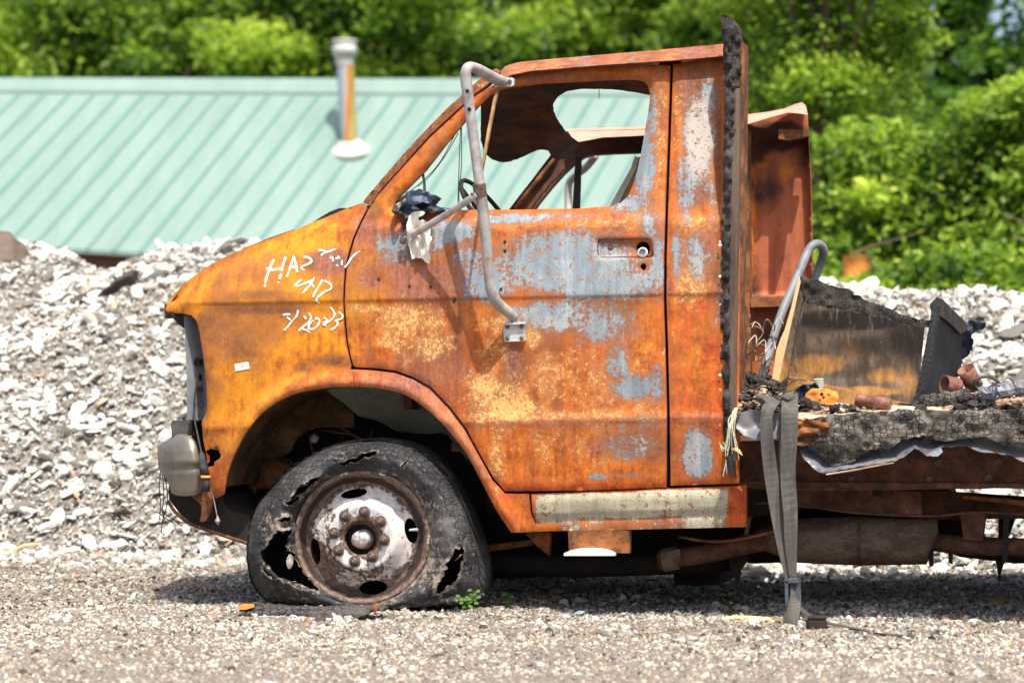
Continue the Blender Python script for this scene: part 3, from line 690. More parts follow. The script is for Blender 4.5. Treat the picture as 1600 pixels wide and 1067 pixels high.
b = MB(); c0 = flue_pt(547, 232, dch); b.lathe(c0, (0, -.4, 1), [(.0, -.10), (.24, -.07), (.25, -.02), (.20, .02), (.15, .03), (.14, .10), (.12, .12)], 20); b.v = [(x+.02*math.sin(i*2.3), y, z+.012*math.sin(i*1.7)) for i, (x, y, z) in enumerate(b.v)]; b.mk('boot', M['cloth'], ch, smooth=True)

# ---- trees
def crown(name, centers, radii, nleaf, leaf, mat, parent, seed, origin):
    r = np.random.default_rng(seed); Vs = []; Ts = []
    for (c, rad) in zip(centers, radii):
        m = int(nleaf*rad**2/np.mean(np.array(radii)**2))
        d = r.normal(size=(m, 3)); d /= np.linalg.norm(d, axis=1)[:, None]
        p = np.array(c)+d*rad*(r.uniform(.1, 1.15, (m, 1))**.6)*np.array([1.25, 1, .62])*(1+.35*(noise2(d[:, 0]*2+5, d[:, 2]*2+5+d[:, 1], .6, seed))[:, None])
        n = d*.5+r.normal(0, .6, (m, 3))+np.array([0, -.15, .55]); n /= np.linalg.norm(n, axis=1)[:, None]
        a = np.cross(n, r.normal(size=(m, 3))); a /= np.linalg.norm(a, axis=1)[:, None]; b_ = np.cross(n, a)
        L = leaf*r.uniform(.6, 1.25, (m, 1)); W = L*.55
        q = np.stack([p-a*L, p+b_*W-n*L*.15, p+a*L-n*L*.2, p-b_*W-n*L*.15], 1); Vs.append(q.reshape(-1, 3))
        t = np.clip(.30+.22*(d[:, 2:3])+r.normal(0, .17, (m, 1))+r.normal(0, .12), 0, 1); t = np.repeat(t, 4, 0); Ts.append(np.hstack([t, t, t]))
    C_ = np.array(centers); lo_, hi = C_.min(0), C_.max(0); cc = (lo_+hi)/2; hh = (hi-lo_)/2+.25; m = int(sum(len(v) for v in Vs)/4*.24)
    d = r.normal(size=(m, 3)); d /= np.linalg.norm(d, axis=1)[:, None]; p = cc+d*hh*(r.uniform(.1, 1., (m, 1))**.45); n = r.normal(0, .6, (m, 3))+np.array([0, -.3, .5]); n /= np.linalg.norm(n, axis=1)[:, None]
    a = np.cross(n, r.normal(size=(m, 3))); a /= np.linalg.norm(a, axis=1)[:, None]; b_ = np.cross(n, a); L = leaf*r.uniform(.5, 1.2, (m, 1)); W = L*.5
    Vs.append(np.stack([p-a*L, p+b_*W, p+a*L, p-b_*W], 1).reshape(-1, 3)); t = np.repeat(np.clip(.35+r.normal(0, .2, (m, 1))+.3*(noise2(p[:, 0]+90, p[:, 2]+90, .6, seed)-.5)[:, None], 0, 1), 4, 0); Ts.append(np.hstack([t, t, t]))
    V = np.vstack(Vs); F = np.arange(len(V)).reshape(-1, 4)
    return mk(name, V, F, M[mat], parent, attrs={'tint': np.vstack(Ts)})
def tree(px, d, h0, h1, wid, label, kind_name, cat, mat='leaf', leaf=.07, ncl=26, nleaf=520, seed=1, lean=0.0, group='trees behind the yard', thick=.11, ylo=None):
    base = at_depth(px, d); t = root(kind_name, base, label, cat, group); r = random.Random(seed)
    cs = []; rs = []
    for i in range(ncl):
        z = h0+(h1-h0)*r.random()**.9; k = (z-h0)/(h1-h0+1e-6); rr = wid*(.55+.45*math.sin(math.pi*min(max(k, .08), .97)))
        a = r.uniform(0, 2*math.pi); q = rr*math.sqrt(r.uniform(.05, 1)); cs.append((base.x+math.cos(a)*q+lean*z, base.y+math.sin(a)*q*.8, z)); rs.append(r.uniform(.16, .62)*wid*.36+.14)
    crown('crown', cs, rs, nleaf, leaf, mat, t, seed, base)
    b = MB(); top = Vector((base.x+lean*h1, base.y, h1*.92)); pts = [base, base.lerp(top, .3)+Vector((r.uniform(-.1, .1), 0, 0)), base.lerp(top, .62)+Vector((r.uniform(-.2, .2), 0, 0)), top]
    b.tube(bez(pts, 4), [thick*(1-.8*i/12) for i in range(13)], 8)
    for i in range(9):
        c = Vector(cs[(i*3) % ncl]); k = min(.85, max(.12, (c.z-wid*.35)/h1)); s = base.lerp(top, k*.8); mid = s.lerp(c, .5)+Vector((0, 0, .12*wid*r.uniform(-.5, 1)))
        b.tube(bez([s, mid, c], 3), [thick*.42*(1-.8*j/6) for j in range(7)], 6)
    b.mk('trunk', M['bark'], t, smooth=True)
    if 'shrub' in kind_name:
        fhh = Vector((math.sin(YAW), -math.cos(YAW), 0))
        for i in range(4):
            z0 = h1*r.uniform(.25, .6); x0 = r.uniform(-.3, .3)*wid; e = base+RT*(x0+r.choice([-1, 1])*wid*r.uniform(.5, .95))+fhh*wid*.95+Vector((0, 0, z0+r.uniform(.05, .5)*wid))
            c0 = base+RT*x0+Vector((0, 0, z0*.7)); m0 = c0.lerp(e, .55)+Vector((0, 0, .12*wid)); b = MB(); b.tube(bez([tuple(c0), tuple(m0), tuple(e)], 5), [.030-.0023*k for k in range(11)], 6)
            q = m0.lerp(e, .4); b.tube(bez([tuple(q), tuple(q+Vector((r.uniform(-.3, .3), 0, .12))), tuple(q+Vector((r.uniform(-.5, .5), -.1, .3)))], 3), [.012-.0015*k for k in range(7)], 5)
            b.mk('branch', M['twig'], t, smooth=True)
    return t
T = [  # px, depth, crown bottom, crown top, half width
    (60, 46, .5, 9.5, 3.0, 'bright leafy tree behind the far left end of the mint roof', 'broadleaf_tree', 'leaf'),
    (-60, 55, .5, 11, 3.6, 'tall green tree at the left edge of the picture', 'broadleaf_tree', 'leaf'),
    (190, 49, 3.2, 6.2, 1.7, 'low rounded green tree left of the dark gap above the roof', 'broadleaf_tree', 'leaf'),
    (455, 46, 2.5, 10, 2.3, 'leafy tree right behind the stove pipe', 'broadleaf_tree', 'leaf'),
    (590, 45, 1.0, 9.5, 2.5, 'leafy tree between the stove pipe and the mirror bar', 'broadleaf_tree', 'leaf'),
    (800, 50, 1.0, 10, 3.0, 'mid green tree above the front of the cab roof', 'broadleaf_tree', 'leaf'),
    (980, 50, 1.0, 10, 2.6, 'shady green tree above the rear of the cab roof', 'broadleaf_tree', 'leaf'),
    (1275, 27, .2, 6.6, 1.15, 'very bright tree right behind the charred post', 'broadleaf_tree', 'leaf'),
    (1312, 31, .2, 7.4, .85, 'tall bright tree above the bent cab corner', 'broadleaf_tree', 'leaf'),
    (1200, 44, .5, 9.5, 1.9, 'bright leafy tree beyond the building end, behind the post', 'broadleaf_tree', 'leaf'),
    (1480, 25, .1, 2.9, 1.15, 'bushy shrub with arching branches right of the cab', 'leafy_shrub', 'leaf'),
    (1670, 24, .1, 3.45, 1.15, 'large bright shrub at the right edge', 'leafy_shrub', 'leaf'),
    (1400, 23, .1, 1.6, .8, 'low light green shrub just above the bank on the right', 'leafy_shrub', 'leaf'),
    (1560, 22, .1, 1.75, .8, 'low yellow green shrub above the bank near the right edge', 'leafy_shrub', 'leaf'),
]
for i, (px, d, h0, h1, wd, lab, nm, mt) in enumerate(T):
    near = d < 35
    tree(px, d, h0, h1, wd, lab, nm, 'tree' if 'tree' in nm else 'shrub', mt, .052 if near else .085, 52 if near else 56, 640, 100+i, group='trees behind the yard' if 'tree' in nm else 'shrubs behind the bank', thick=.10 if near else .17)
T2 = [(-150, 60, 14, 4.5), (120, 62, 13, 4), (330, 66, 13, 3.2), (560, 62, 14, 4), (820, 62, 14, 4.5), (1080, 60, 14, 3.6), (1230, 46, 11, 1.9), (1760, 40, 9.0, 2.0), (1490, 46, 5.6, 2.4), (1372, 38, 10, .5), (1506, 46, 9, .32)]
D2 = ['far left', 'left, behind the dark gap', 'left of the stove pipe', 'behind the stove pipe', 'behind the cab windscreen', 'behind the cab roof', 'behind the tall bright tree', 'far right', 'below the gaps of blue sky', 'just left of the blue sky gap', 'slender, between the two blue sky gaps']
for i, (px, d, h, wd) in enumerate(T2):
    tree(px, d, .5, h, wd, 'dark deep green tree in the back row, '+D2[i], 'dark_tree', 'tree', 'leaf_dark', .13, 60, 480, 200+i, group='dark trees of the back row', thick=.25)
for i, (px, h, ln) in enumerate([(262, 9, .02), (300, 9, -.03), (222, 9, .05), (655, 9, 0.0)]):
    bs = at_depth(px, 52); t = root('bare_trunk', bs, ['thick dark bare trunk in the gap above the roof', 'second bare trunk, right of the thick one above the roof', 'slanting bare trunk at the left of the gap above the roof', 'bare reddish trunk above the roof right of the stove pipe'][i], 'tree trunk', 'bare trunks behind the roof')
    b = MB(); b.tube(bez([bs, bs+Vector((ln*4, 0, 4)), bs+Vector((ln*9+.2, 0, h))], 4), [.16-.012*k for k in range(9)], 8); b.mk('trunk', M['bark'], t, smooth=True)
    b = MB(); c = bs+Vector((0, 0, 6.0)); b.tube(bez([c, c+Vector((-.5, -.4, .9)), c+Vector((-1.3, -.6, 1.5))], 4), [.05-.004*k for k in range(9)], 6); b.mk('branch', M['bark'], t, smooth=True)

# =================================================================== THE BURNT TRUCK
TB = U(575, 955, .1); TB.z = 0
truck = root('burnt_truck', TB, 'burnt-out rusty orange flatbed truck cab with flat front tyre on the gravel', 'truck')
def sm(t): t = np.clip(t, 0, 1); return t*t*(3-2*t)
def body_y(px, py, flare=True):
    """side profile of the cab: tumblehome, belt crease, lower crease, rounded nose"""
    px = np.asarray(px, float); py = np.asarray(py, float); q = py+(px-800)*.020
    xs = [40, 75, 100, 130, 322, 340, 352, 400, 455, 462, 464.5, 467, 480, 540, 640, 648, 655, 660, 666, 684, 765, 835]
    ys = [.30, .24, .175, .150, .062, .045, .022, .011, .0015, .0, .001, .0045, .0065, .002, .002, .0, -.004, -.004, .0015, .007, .026, .055]
    y = np.interp(q, xs, ys)
    f = np.clip((430-px)/170, 0, 1.2); y = y+.10*f**2+.16*np.clip((300-px)/40, 0, 2)**2*.3
    top = np.interp(px, [258, 287, 331, 379, 459, 539, 570, 640], [484, 444, 412, 390, 361, 328, 318, 300])
    h = np.clip((472-q)/np.maximum(472-top, 12), 0, 1); y = y+np.where(px < 600, .075*h**2.2*np.clip((600-px)/60, 0, 1), 0)
    y = y+(noise2(px, py, 95, 5)-.5)*.012+(noise2(px, py, 38, 6)-.5)*.0035
    return y
ARCH = bez([(352, 760), (357, 735), (370, 702), (389, 669), (417, 639), (456, 617), (503, 607), (555, 604), (594, 607), (633, 617), (665, 638), (696, 667), (728, 708), (751, 750), (775, 796), (799, 832)], 4)
def arch_flare(px, py, y):
    d = dseg(px, py, ARCH, closed=False)
    wd = np.interp(px, [340, 480, 560, 800], [30, 30, 30, 34])
    t = np.clip(d/wd, 0, 1); return y-.030*(1-sm(t))+.012*np.exp(-(d/5)**2)
def yb(px, py): return body_y(px, py)
def yfl(px, py): return arch_flare(px, py, body_y(px, py))

def blobs(px, py, L):
    w_ = np.zeros(len(px))
    for (cx, cy, rx, ry, s) in L: w_ = np.maximum(w_, s*np.exp(-(((px-cx)/rx)**2+((py-cy)/ry)**2)**1.4*.7))
    return w_
GREY = [(885, 412, 112, 50, .93), (945, 445, 95, 25, .9), (840, 395, 40, 35, .75), (760, 440, 52, 38, .72), (735, 405, 30, 30, .6), (700, 362, 55, 20, .85), (665, 380, 35, 22, .7), (618, 385, 36, 32, .62),
        (1005, 250, 22, 60, .8), (1018, 190, 12, 50, .6), (985, 318, 42, 16, .72), (800, 342, 60, 9, .8), (880, 338, 80, 7, .5), (865, 495, 75, 26, .72), (945, 505, 60, 34, .65), (1015, 350, 20, 35, .6), (1025, 430, 16, 40, .7),
        (965, 570, 22, 45, .62), (992, 605, 40, 22, .78), (1025, 600, 16, 32, .7), (975, 695, 60, 26, .55), (1000, 660, 40, 20, .4), (935, 745, 16, 6, .8), (985, 742, 30, 4, .6), (1030, 380, 12, 25, .6),
        (1092, 215, 24, 66, .98), (1106, 150, 12, 34, .75), (1072, 290, 18, 60, .7), (1105, 290, 10, 30, .5), (1058, 400, 9, 45, .7), (1088, 400, 20, 42, .72), (1112, 300, 8, 60, .4), (1090, 708, 24, 40, .95), (1122, 470, 6, 60, .4)]
CRUST = [(640, 500, 60, 26, .85), (600, 482, 60, 7, .8), (668, 540, 40, 26, .8), (620, 530, 40, 20, .6), (800, 505, 50, 30, .75), (775, 545, 30, 30, .6), (835, 520, 20, 25, .7), (790, 638, 60, 24, .95), (760, 610, 30, 32, .85), (800, 615, 26, 20, .7), (880, 590, 110, 45, .48), (900, 648, 170, 8, .62),
         (900, 700, 130, 34, .42), (775, 715, 14, 50, .7), (960, 600, 80, 70, .5), (1028, 230, 14, 90, .55), (1000, 335, 40, 20, .5), (930, 352, 110, 14, .5), (1080, 440, 34, 40, .72), (1082, 350, 30, 25, .6), (1060, 200, 8, 80, .5), (820, 350, 90, 14, .45), (1000, 560, 40, 30, .4), (735, 350, 60, 20, .45), (1010, 640, 30, 30, .5)]
PURP = [(640, 420, 60, 60, .6), (600, 370, 40, 30, .5), (665, 560, 60, 40, .6), (560, 480, 16, 60, .3), (690, 500, 60, 60, .45), (930, 560, 60, 50, .45), (1000, 520, 40, 40, .35), (860, 740, 120, 30, .30), (620, 480, 60, 40, .35), (1100, 460, 14, 60, .4), (740, 660, 40, 60, .4), (600, 430, 50, 30, .6), (655, 440, 60, 45, .75), (700, 560, 46, 60, .55), (640, 600, 55, 22, .7), (570, 540, 26, 46, .3), (715, 430, 26, 70, .6), (560, 400, 20, 50, .4), (575, 360, 30, 25, .7), (520, 410, 38, 22, .85), (800, 560, 14, 30, .9), (690, 620, 50, 26, .5), (1075, 130, 26, 30, .6), (1085, 305, 24, 20, .75), (1110, 380, 14, 90, .5), (1118, 180, 12, 60, .5), (700, 285, 60, 60, .5), (840, 120, 80, 12, .5), (980, 108, 70, 10, .3), (870, 100, 150, 8, .45), (1100, 84, 30, 8, .4), (1030, 120, 20, 20, .35), (800, 400, 24, 14, .3), (930, 480, 18, 14, .3)]
AMBER = [(420, 450, 200, 120, .95), (380, 600, 90, 140, .85), (500, 540, 70, 60, .75), (470, 380, 100, 40, .8), (600, 310, 40, 40, .5), (1100, 560, 30, 90, .55), (690, 240, 50, 50, .3), (1000, 540, 30, 40, .5)]
CHAR = [(300, 668, 18, 22, .9), (690, 265, 40, 12, .5), (650, 310, 30, 14, .7), (642, 340, 14, 30, .4), (712, 385, 5, 14, .7), (710, 468, 5, 8, .9), (1124, 600, 5, 200, .4), (990, 130, 60, 4, .5), (480, 350, 50, 8, .3), (338, 705, 6, 10, .9)]
RED = [(1110, 600, 26, 120, .75), (1060, 560, 14, 120, .5), (1090, 480, 40, 16, .6), (1075, 520, 40, 60, .5), (1120, 560, 16, 160, .6), (880, 320, 160, 8, .4), (600, 560, 60, 20, .4), (900, 765, 260, 16, .75), (1090, 740, 50, 30, .7), (780, 790, 30, 60, .7), (560, 592, 24, 14, .95), (545, 583, 30, 12, .7), (690, 640, 60, 46, .55), (760, 740, 40, 60, .55), (1085, 620, 50, 70, .6), (1048, 500, 10, 260, .5), (1140, 790, 30, 40, .6), (340, 745, 20, 40, .5), (800, 100, 60, 12, .4), (730, 210, 80, 90, .35), (1120, 680, 20, 60, .6)]
BROWN = [(410, 483, 66, 8, .8), (322, 505, 22, 18, .55), (318, 600, 12, 66, .6), (372, 540, 40, 36, .5), (350, 520, 30, 40, .45), (520, 563, 36, 12, .6), (470, 575, 16, 10, .6), (430, 404, 60, 14, .4), (562, 346, 14, 22, .4), (505, 408, 32, 15, .95), (400, 460, 60, 8, .5), (700, 430, 12, 60, .55), (714, 520, 14, 70, .55), (690, 560, 30, 12, .5), (806, 574, 20, 32, 1.0), (800, 600, 14, 16, .7), (680, 470, 40, 12, .5), (640, 440, 40, 40, .4), (1085, 140, 32, 46, .75), (1090, 300, 22, 24, .8), (1122, 230, 7, 120, .8), (1120, 420, 8, 120, .6), (910, 480, 30, 30, .6), (960, 480, 50, 16, .5), (860, 560, 40, 60, .4), (930, 620, 60, 60, .35), (740, 400, 16, 30, .4), (690, 330, 50, 6, .7), (1015, 690, 20, 50, .4), (700, 240, 60, 60, .45), (1030, 160, 14, 50, .5), (900, 120, 120, 8, .5), (1000, 345, 40, 12, .4), (580, 330, 20, 20, .6), (650, 310, 40, 14, .6)]  # brown stains; the upright door streaks paint the mirror bar's cast shadow in
PINK = [(1094, 215, 30, 80, .85), (790, 660, 30, 10, .8), (920, 660, 160, 9, .85), (1090, 652, 60, 9, .8), (570, 395, 26, 44, .5), (600, 440, 60, 26, .35), (665, 420, 40, 30, .5), (575, 500, 26, 40, .25), (820, 700, 30, 60, .3), (660, 590, 60, 18, .5), (850, 100, 90, 9, .6), (1090, 660, 40, 10, .6), (810, 355, 120, 6, .4), (850, 745, 60, 20, .25)]
def wbody(px, py, dist, no=()):
    z = np.zeros(len(px))
    da = dseg(px, py, ARCH, closed=False); pk = np.maximum(blobs(px, py, PINK), .8*np.exp(-(da/26)**4)*np.clip((px-545)/20, 0, 1)*(py < 745)); pk = np.maximum(pk, .35*np.exp(-(da/26)**4))
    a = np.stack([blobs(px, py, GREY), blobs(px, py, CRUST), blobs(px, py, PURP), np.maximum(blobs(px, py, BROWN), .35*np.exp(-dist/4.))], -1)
    b = np.stack([blobs(px, py, AMBER), blobs(px, py, CHAR), np.maximum(blobs(px, py, RED), .5*np.exp(-dist/5.)), pk], -1)
    return {'W1': a, 'W2': b}

# ---- near side: fender, door, rear quarter, arch flare, sill
SEAM = [(575, 326), (563, 349), (553, 372), (546, 395), (540, 420), (538, 445), (537, 471), (539, 505), (542, 535), (546, 555), (550, 570)]
fender = [(262, 488), (258, 484), (262, 474), (271, 461), (287, 444), (305, 430), (331.6, 412), (355, 400), (379, 389.5), (420, 374), (459, 359.5), (491, 347), (515, 337), (539, 327), (560, 319), (567, 317.5), (572, 322)]
fender += [(x-1.5, y) for x, y in SEAM[0:]]+[(547, 577), (551, 581)]
i0 = min(range(len(ARCH)), key=lambda i: abs(ARCH[i][0]-553))
fender += [(553, 604)]+[p for p in ARCH[:i0]][::-1]+[(350, 772), (338, 778), (330, 776), (327, 745), (323, 715), (318, 690), (315, 660), (324, 640), (323, 605), (319, 567), (315.5, 542), (311, 515), (307, 501), (299, 493), (285, 490)]
hole = jag([(322, 706), (330, 702), (341, 704), (346, 710), (341, 718), (335, 722), (331, 730), (325, 727), (327, 716)], .9, 3, 5)
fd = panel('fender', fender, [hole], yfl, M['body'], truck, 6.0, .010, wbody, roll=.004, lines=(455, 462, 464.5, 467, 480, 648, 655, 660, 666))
door = [(x+1.8, y) for x, y in SEAM]+[(556, 573.5), (586, 575), (618, 579), (646, 589), (673, 604), (704, 636), (728, 668), (751, 711), (771, 746), (789, 767), (900, 766.5), (1041, 761.5), (1041.5, 640), (1039, 540), (1036.5, 465), (1037, 400), (1040, 300), (1044, 190), (1047, 103)]
door += [(1000, 101), (940, 105), (880, 110), (831, 114), (800, 120), (775, 131), (745, 149), (719, 172), (671.5, 216), (624, 268), (590, 306)]
win = [(633, 299), (665, 267), (697, 226), (729, 187.5), (751, 163), (766, 149), (780, 141), (799, 136.5), (847, 131), (942, 126), (990, 124.5), (1004, 127), (1012, 134), (1016, 148), (1013, 175), (1009, 198), (1003, 232), (997, 262), (990, 287), (981, 307), (970, 317), (956, 321.5), (910, 326), (820, 327.5), (751, 328), (694, 328.5), (655, 330), (622, 330), (616, 322), (620, 312)]
lock1 = bez([(1005, 378), (1013, 381), (1016, 390), (1012, 399), (1005, 403), (998, 398), (994, 389), (997, 381)], 3, True)
lock2 = bez([(1005, 411), (1010, 416), (1006, 423), (1000, 417)], 3, True)
def ydoor(px, py):
    y = body_y(px, py)
    inset = (np.clip(1-np.abs(px-975)/45, 0, 1)*6).clip(0, 1)*(np.clip(1-np.abs(py+(px-975)*.02-388)/15, 0, 1)*5).clip(0, 1)
    y = y+.016*inset                                   # pressed handle recess
    d = dseg(px, py, win); y = y+.016*np.exp(-(d/7.)**2)  # window return flange
    return y
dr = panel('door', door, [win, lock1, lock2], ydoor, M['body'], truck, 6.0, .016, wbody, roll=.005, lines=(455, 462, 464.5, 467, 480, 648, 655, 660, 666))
b = MB()                                               # little screw holes on the door skin
for (x, y) in [(789, 378), (789, 392), (592, 436), (640, 447), (673, 448), (710, 468), (783, 452), (806, 492)]:
    c = U(x, y, float(body_y([x], [y])[0])); b.lathe(c+Vector((0, -.003, 0)), (0, 1, 0), [(.0, 0), (.0052, 0), (.0052, .004)], 10)
b.each('screw', M['black'], dr)
rc = bez([(940, 374.5), (975, 373.5), (1010, 373), (1018, 377), (1018.5, 388), (1017, 400), (975, 402), (941, 402.5), (935, 399), (933.5, 388), (935, 377)], 4, True)
b = MB(); b.tube([U(x, y, float(ydoor(np.array([x]), np.array([y]))[0])+.0012) for x, y in rc+rc[:1]], .0030, 7, caps=False); b.mk('handle_recess', M['frame'], dr, smooth=True)
b = MB(); b.lathe(U(954, 388, float(ydoor(np.array([954.]), np.array([388.]))[0])), (0, -1, 0), [(0, .003), (.008, .002), (.012, .0)], 12); b.mk('handle_stud', M['bolt'], dr, smooth=True)
b = MB(); c = U(1005, 396, .03); b.lathe(c, (0, -1, .3), [(0, 0), (.017, .002), (.018, .012), (.012, .016)], 14); b.mk('lock_latch', M['steel_plate'], dr)
quarter = [(1052, 101), (1100, 92), (1158, 86), (1157, 300), (1155, 500), (1155, 755), (1048, 758.5), (1046.5, 640), (1044, 540), (1041.5, 465), (1042, 400), (1045, 300), (1049, 190)]
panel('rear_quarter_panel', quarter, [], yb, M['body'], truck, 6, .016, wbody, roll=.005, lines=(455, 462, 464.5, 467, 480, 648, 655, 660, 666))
flr = [(552, 577), (586, 579), (618, 583), (645, 593), (671, 608), (701, 640), (725, 672), (748, 714), (768, 750), (788, 771), (826, 771.5), (829, 800), (836, 818), (884, 817), (884, 829), (799, 832)]+[p for p in ARCH if p[0] > 556][::-1][1:]+[(554, 604)]
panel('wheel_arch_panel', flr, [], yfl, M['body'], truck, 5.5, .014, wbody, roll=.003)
def ysill(px, py):
    q = py+(px-800)*.03; return np.interp(q, [768, 785, 806, 812, 818, 840], [.035, .026, .034, .050, .046, .046])+(noise2(px, py, 30, 8)-.5)*.006
def wsill(px, py, dist):
    q = py+(px-800)*.03; g_ = np.clip((px-832)/10, 0, 1)*np.clip((1141-px)/10, 0, 1)*np.clip((q-771)/3, 0, 1)*.98
    g_ = g_*np.where(q > 815, .62, 1); g_ = np.where((px > 905) & (px < 1020) & (q > 812), g_*.6, g_); g_ = g_*(1-.45*np.exp(-((px-1043)/14)**2)*(q > 785))
    return {'W1': np.stack([g_, np.zeros(len(px)), .5*np.exp(-((px-1045)/20)**2)], -1), 'W2': np.stack([.1*g_, .2*np.exp(-((px-1030)/8)**2), np.where(g_ < .2, .8, .1)], -1)}
panel('sill', [(830, 771.5), (1046, 763), (1155, 759), (1166, 757), (1166, 823), (985, 827), (886, 829), (838, 818), (832, 800)], [], ysill, M['sill'], truck, 6, .03, wsill, roll=.003)
b = MB(); b.prism([(887, 820), (984, 816), (983, 864), (889, 862)], .05, .09); st = b.mk('step_bracket', M['liner'], truck)
b = MB()
for t in np.linspace(0, 1, 9)[:-1]:
    t2 = t+.125; z = lambda u: -8*math.sin(math.pi*min(max(u, 0), 1))**.6
    b.prism([(881+80*t, 864+z(t)), (881+80*t2, 864+z(t2)), (881+80*t2, 868), (881+80*t, 868)], .035-.01*math.sin(math.pi*t), .055)
b.mk('step_light', M['cloth'], st)

# ---- dark gap backing so that seams read as gaps
b = MB(); b.prism([(1030, 97), (1064, 95), (1060, 755), (1032, 757)], .205, .24)
b.mk('door_pillar', M['inner'], truck)
inner = [(530, 380), (600, 345), (1035, 338), (1150, 330), (1150, 752), (800, 760), (760, 710), (715, 645), (660, 590), (530, 575)]
panel('door_inner_skin', inner, [], .10, M['inner'], truck, 20, .02)

# ---- windscreen strip, A pillar outer face, drip rail and roof edge
strip = [(567, 316), (572, 309), (600, 276), (650, 219), (700, 168), (726, 145), (745, 128), (764, 112.5), (775, 107), (783, 112), (776, 119), (760, 134), (745, 144), (719, 167), (671.5, 211), (624, 264), (592, 300), (578, 322)]
def ystrip(px, py): d = dseg(px, py, strip[:9], closed=False); return body_y(px, py)+.012-.012*np.exp(-(d/5)**2)
panel('windscreen_pillar', strip, [], ystrip, M['body'], truck, 5, .05, lambda x, y, d: {'W1': np.stack([.55*noise2(x, y, 20, 3)*(noise2(x, y, 60, 4) > .4), .5*noise2(x, y, 15, 8), .75*noise2(x, y, 30, 9)+.1, .5+.4*noise2(x, y, 18, 19)], -1), 'W2': np.stack([.0*x, .45*noise2(x, y, 24, 10)**2, .3+.0*x, .3+0*x], -1)}, roll=.004)
rail = [(783, 111), (789, 104), (800, 100), (815, 97), (840, 94.5), (879, 91), (974, 83), (1060, 75.5), (1129, 69), (1162, 67), (1161, 84), (1129, 88), (1060, 94), (1000, 98), (940, 102), (880, 107), (831, 111), (800, 117), (787, 124), (780, 120)]
def yrail(px, py):
    lo_ = np.interp(px, [780, 831, 880, 1000, 1060, 1160], [122, 111, 107, 98, 94, 84]); k = np.clip((lo_-py)/15, 0, 1)
    return .135+.16*k**2.2-.02*(k < .14)
panel('drip_rail', rail, [], yrail, M['body'], truck, 4, .03, lambda x, y, d: {'W1': np.stack([.35*(noise2(x, y, 26, 3) > .72), .45*noise2(x, y, 30, 8), .25+.55*noise2(x, y, 40, 9), .25+.5*noise2(x, y, 24, 29)], -1), 'W2': np.stack([.1+0*x, .25*(d < 2), .4*noise2(x, y, 40, 2), .65+0*x], -1)}, roll=.002)

# roof skin: burnt sheet sagging towards the far side, with a torn hole
hang = [(790, 122), (1016, 106), (1040, 130), (1018, 149), (974, 142), (936, 139.5), (895, 141), (879, 146), (869, 155), (864, 166), (866, 178), (872, 189), (880, 201), (890, 212), (896, 219), (904, 226), (892, 243), (868, 250), (856, 236), (845, 234), (834, 237), (818, 245), (802, 251), (790, 253.5), (776, 252), (764, 246), (756, 235), (751, 219), (751, 163), (766, 145)]
hang = jag(bez(hang[3:28], 3)+hang[28:]+hang[:3], .35, 6, 3)
def yhang(px, py):
    k = np.clip((py-118)/135, 0, 1); y = .30+.95*k**1.2+.35*np.clip((px-850)/60, 0, 1)*np.clip((py-195)/30, 0, 1)
    return y+.10*(noise2(px, py, 48, 4)-.5)*k+.06*np.exp(-(((px-845)/22)**2+((py-175)/22)**2))
panel('roof_skin', hang, [], yhang, M['inner'], truck, 6, .006)
fr_top = [(885, 202), (940, 200), (1006, 199), (1080, 192), (1160, 180), (1200, 175), (1226, 170), (1242, 163), (1253, 160), (1259, 165), (1262, 180), (1252, 178), (1232, 176), (1202, 184), (1160, 197), (1080, 207), (1006, 212), (942, 215), (904, 222), (893, 214)]
def yft(px, py):
    top = np.interp(px, [885, 1006, 1160, 1226, 1253, 1262], [202, 199, 180, 170, 160, 168]); return 1.88-.30*np.clip((py-top)/20, 0, 1)
panel('roof_flap', fr_top, [], yft, M['pink_roof'], truck, 5, .006)
# upper sheet of the roof, over the cab between near rail and the far flap (torn open at the rear)
v = []; f = []; N1, N2 = 15, 12
for i in range(N1):
    s = i/(N1-1)
    for j in range(N2):
        t = j/(N2-1); a = U(786+330*s, 105-26*s, .26); c = U(866+300*s, 212-30*s, 1.62)
        p = a.lerp(c, t); p.z += .012*math.sin(math.pi*t)-.035*math.sin(math.pi*t)*(1-s)-.012; v.append(p)
for i in range(N1-1):
    for j in range(N2-1):
        if i > 0 and j > 0: continue
        f.append((i*N2+j, (i+1)*N2+j, (i+1)*N2+j+1, i*N2+j+1))
b = MB(); b.add(v, f); b.mk('roof_edge_sheet', M['pink_roof'], truck, smooth=True)

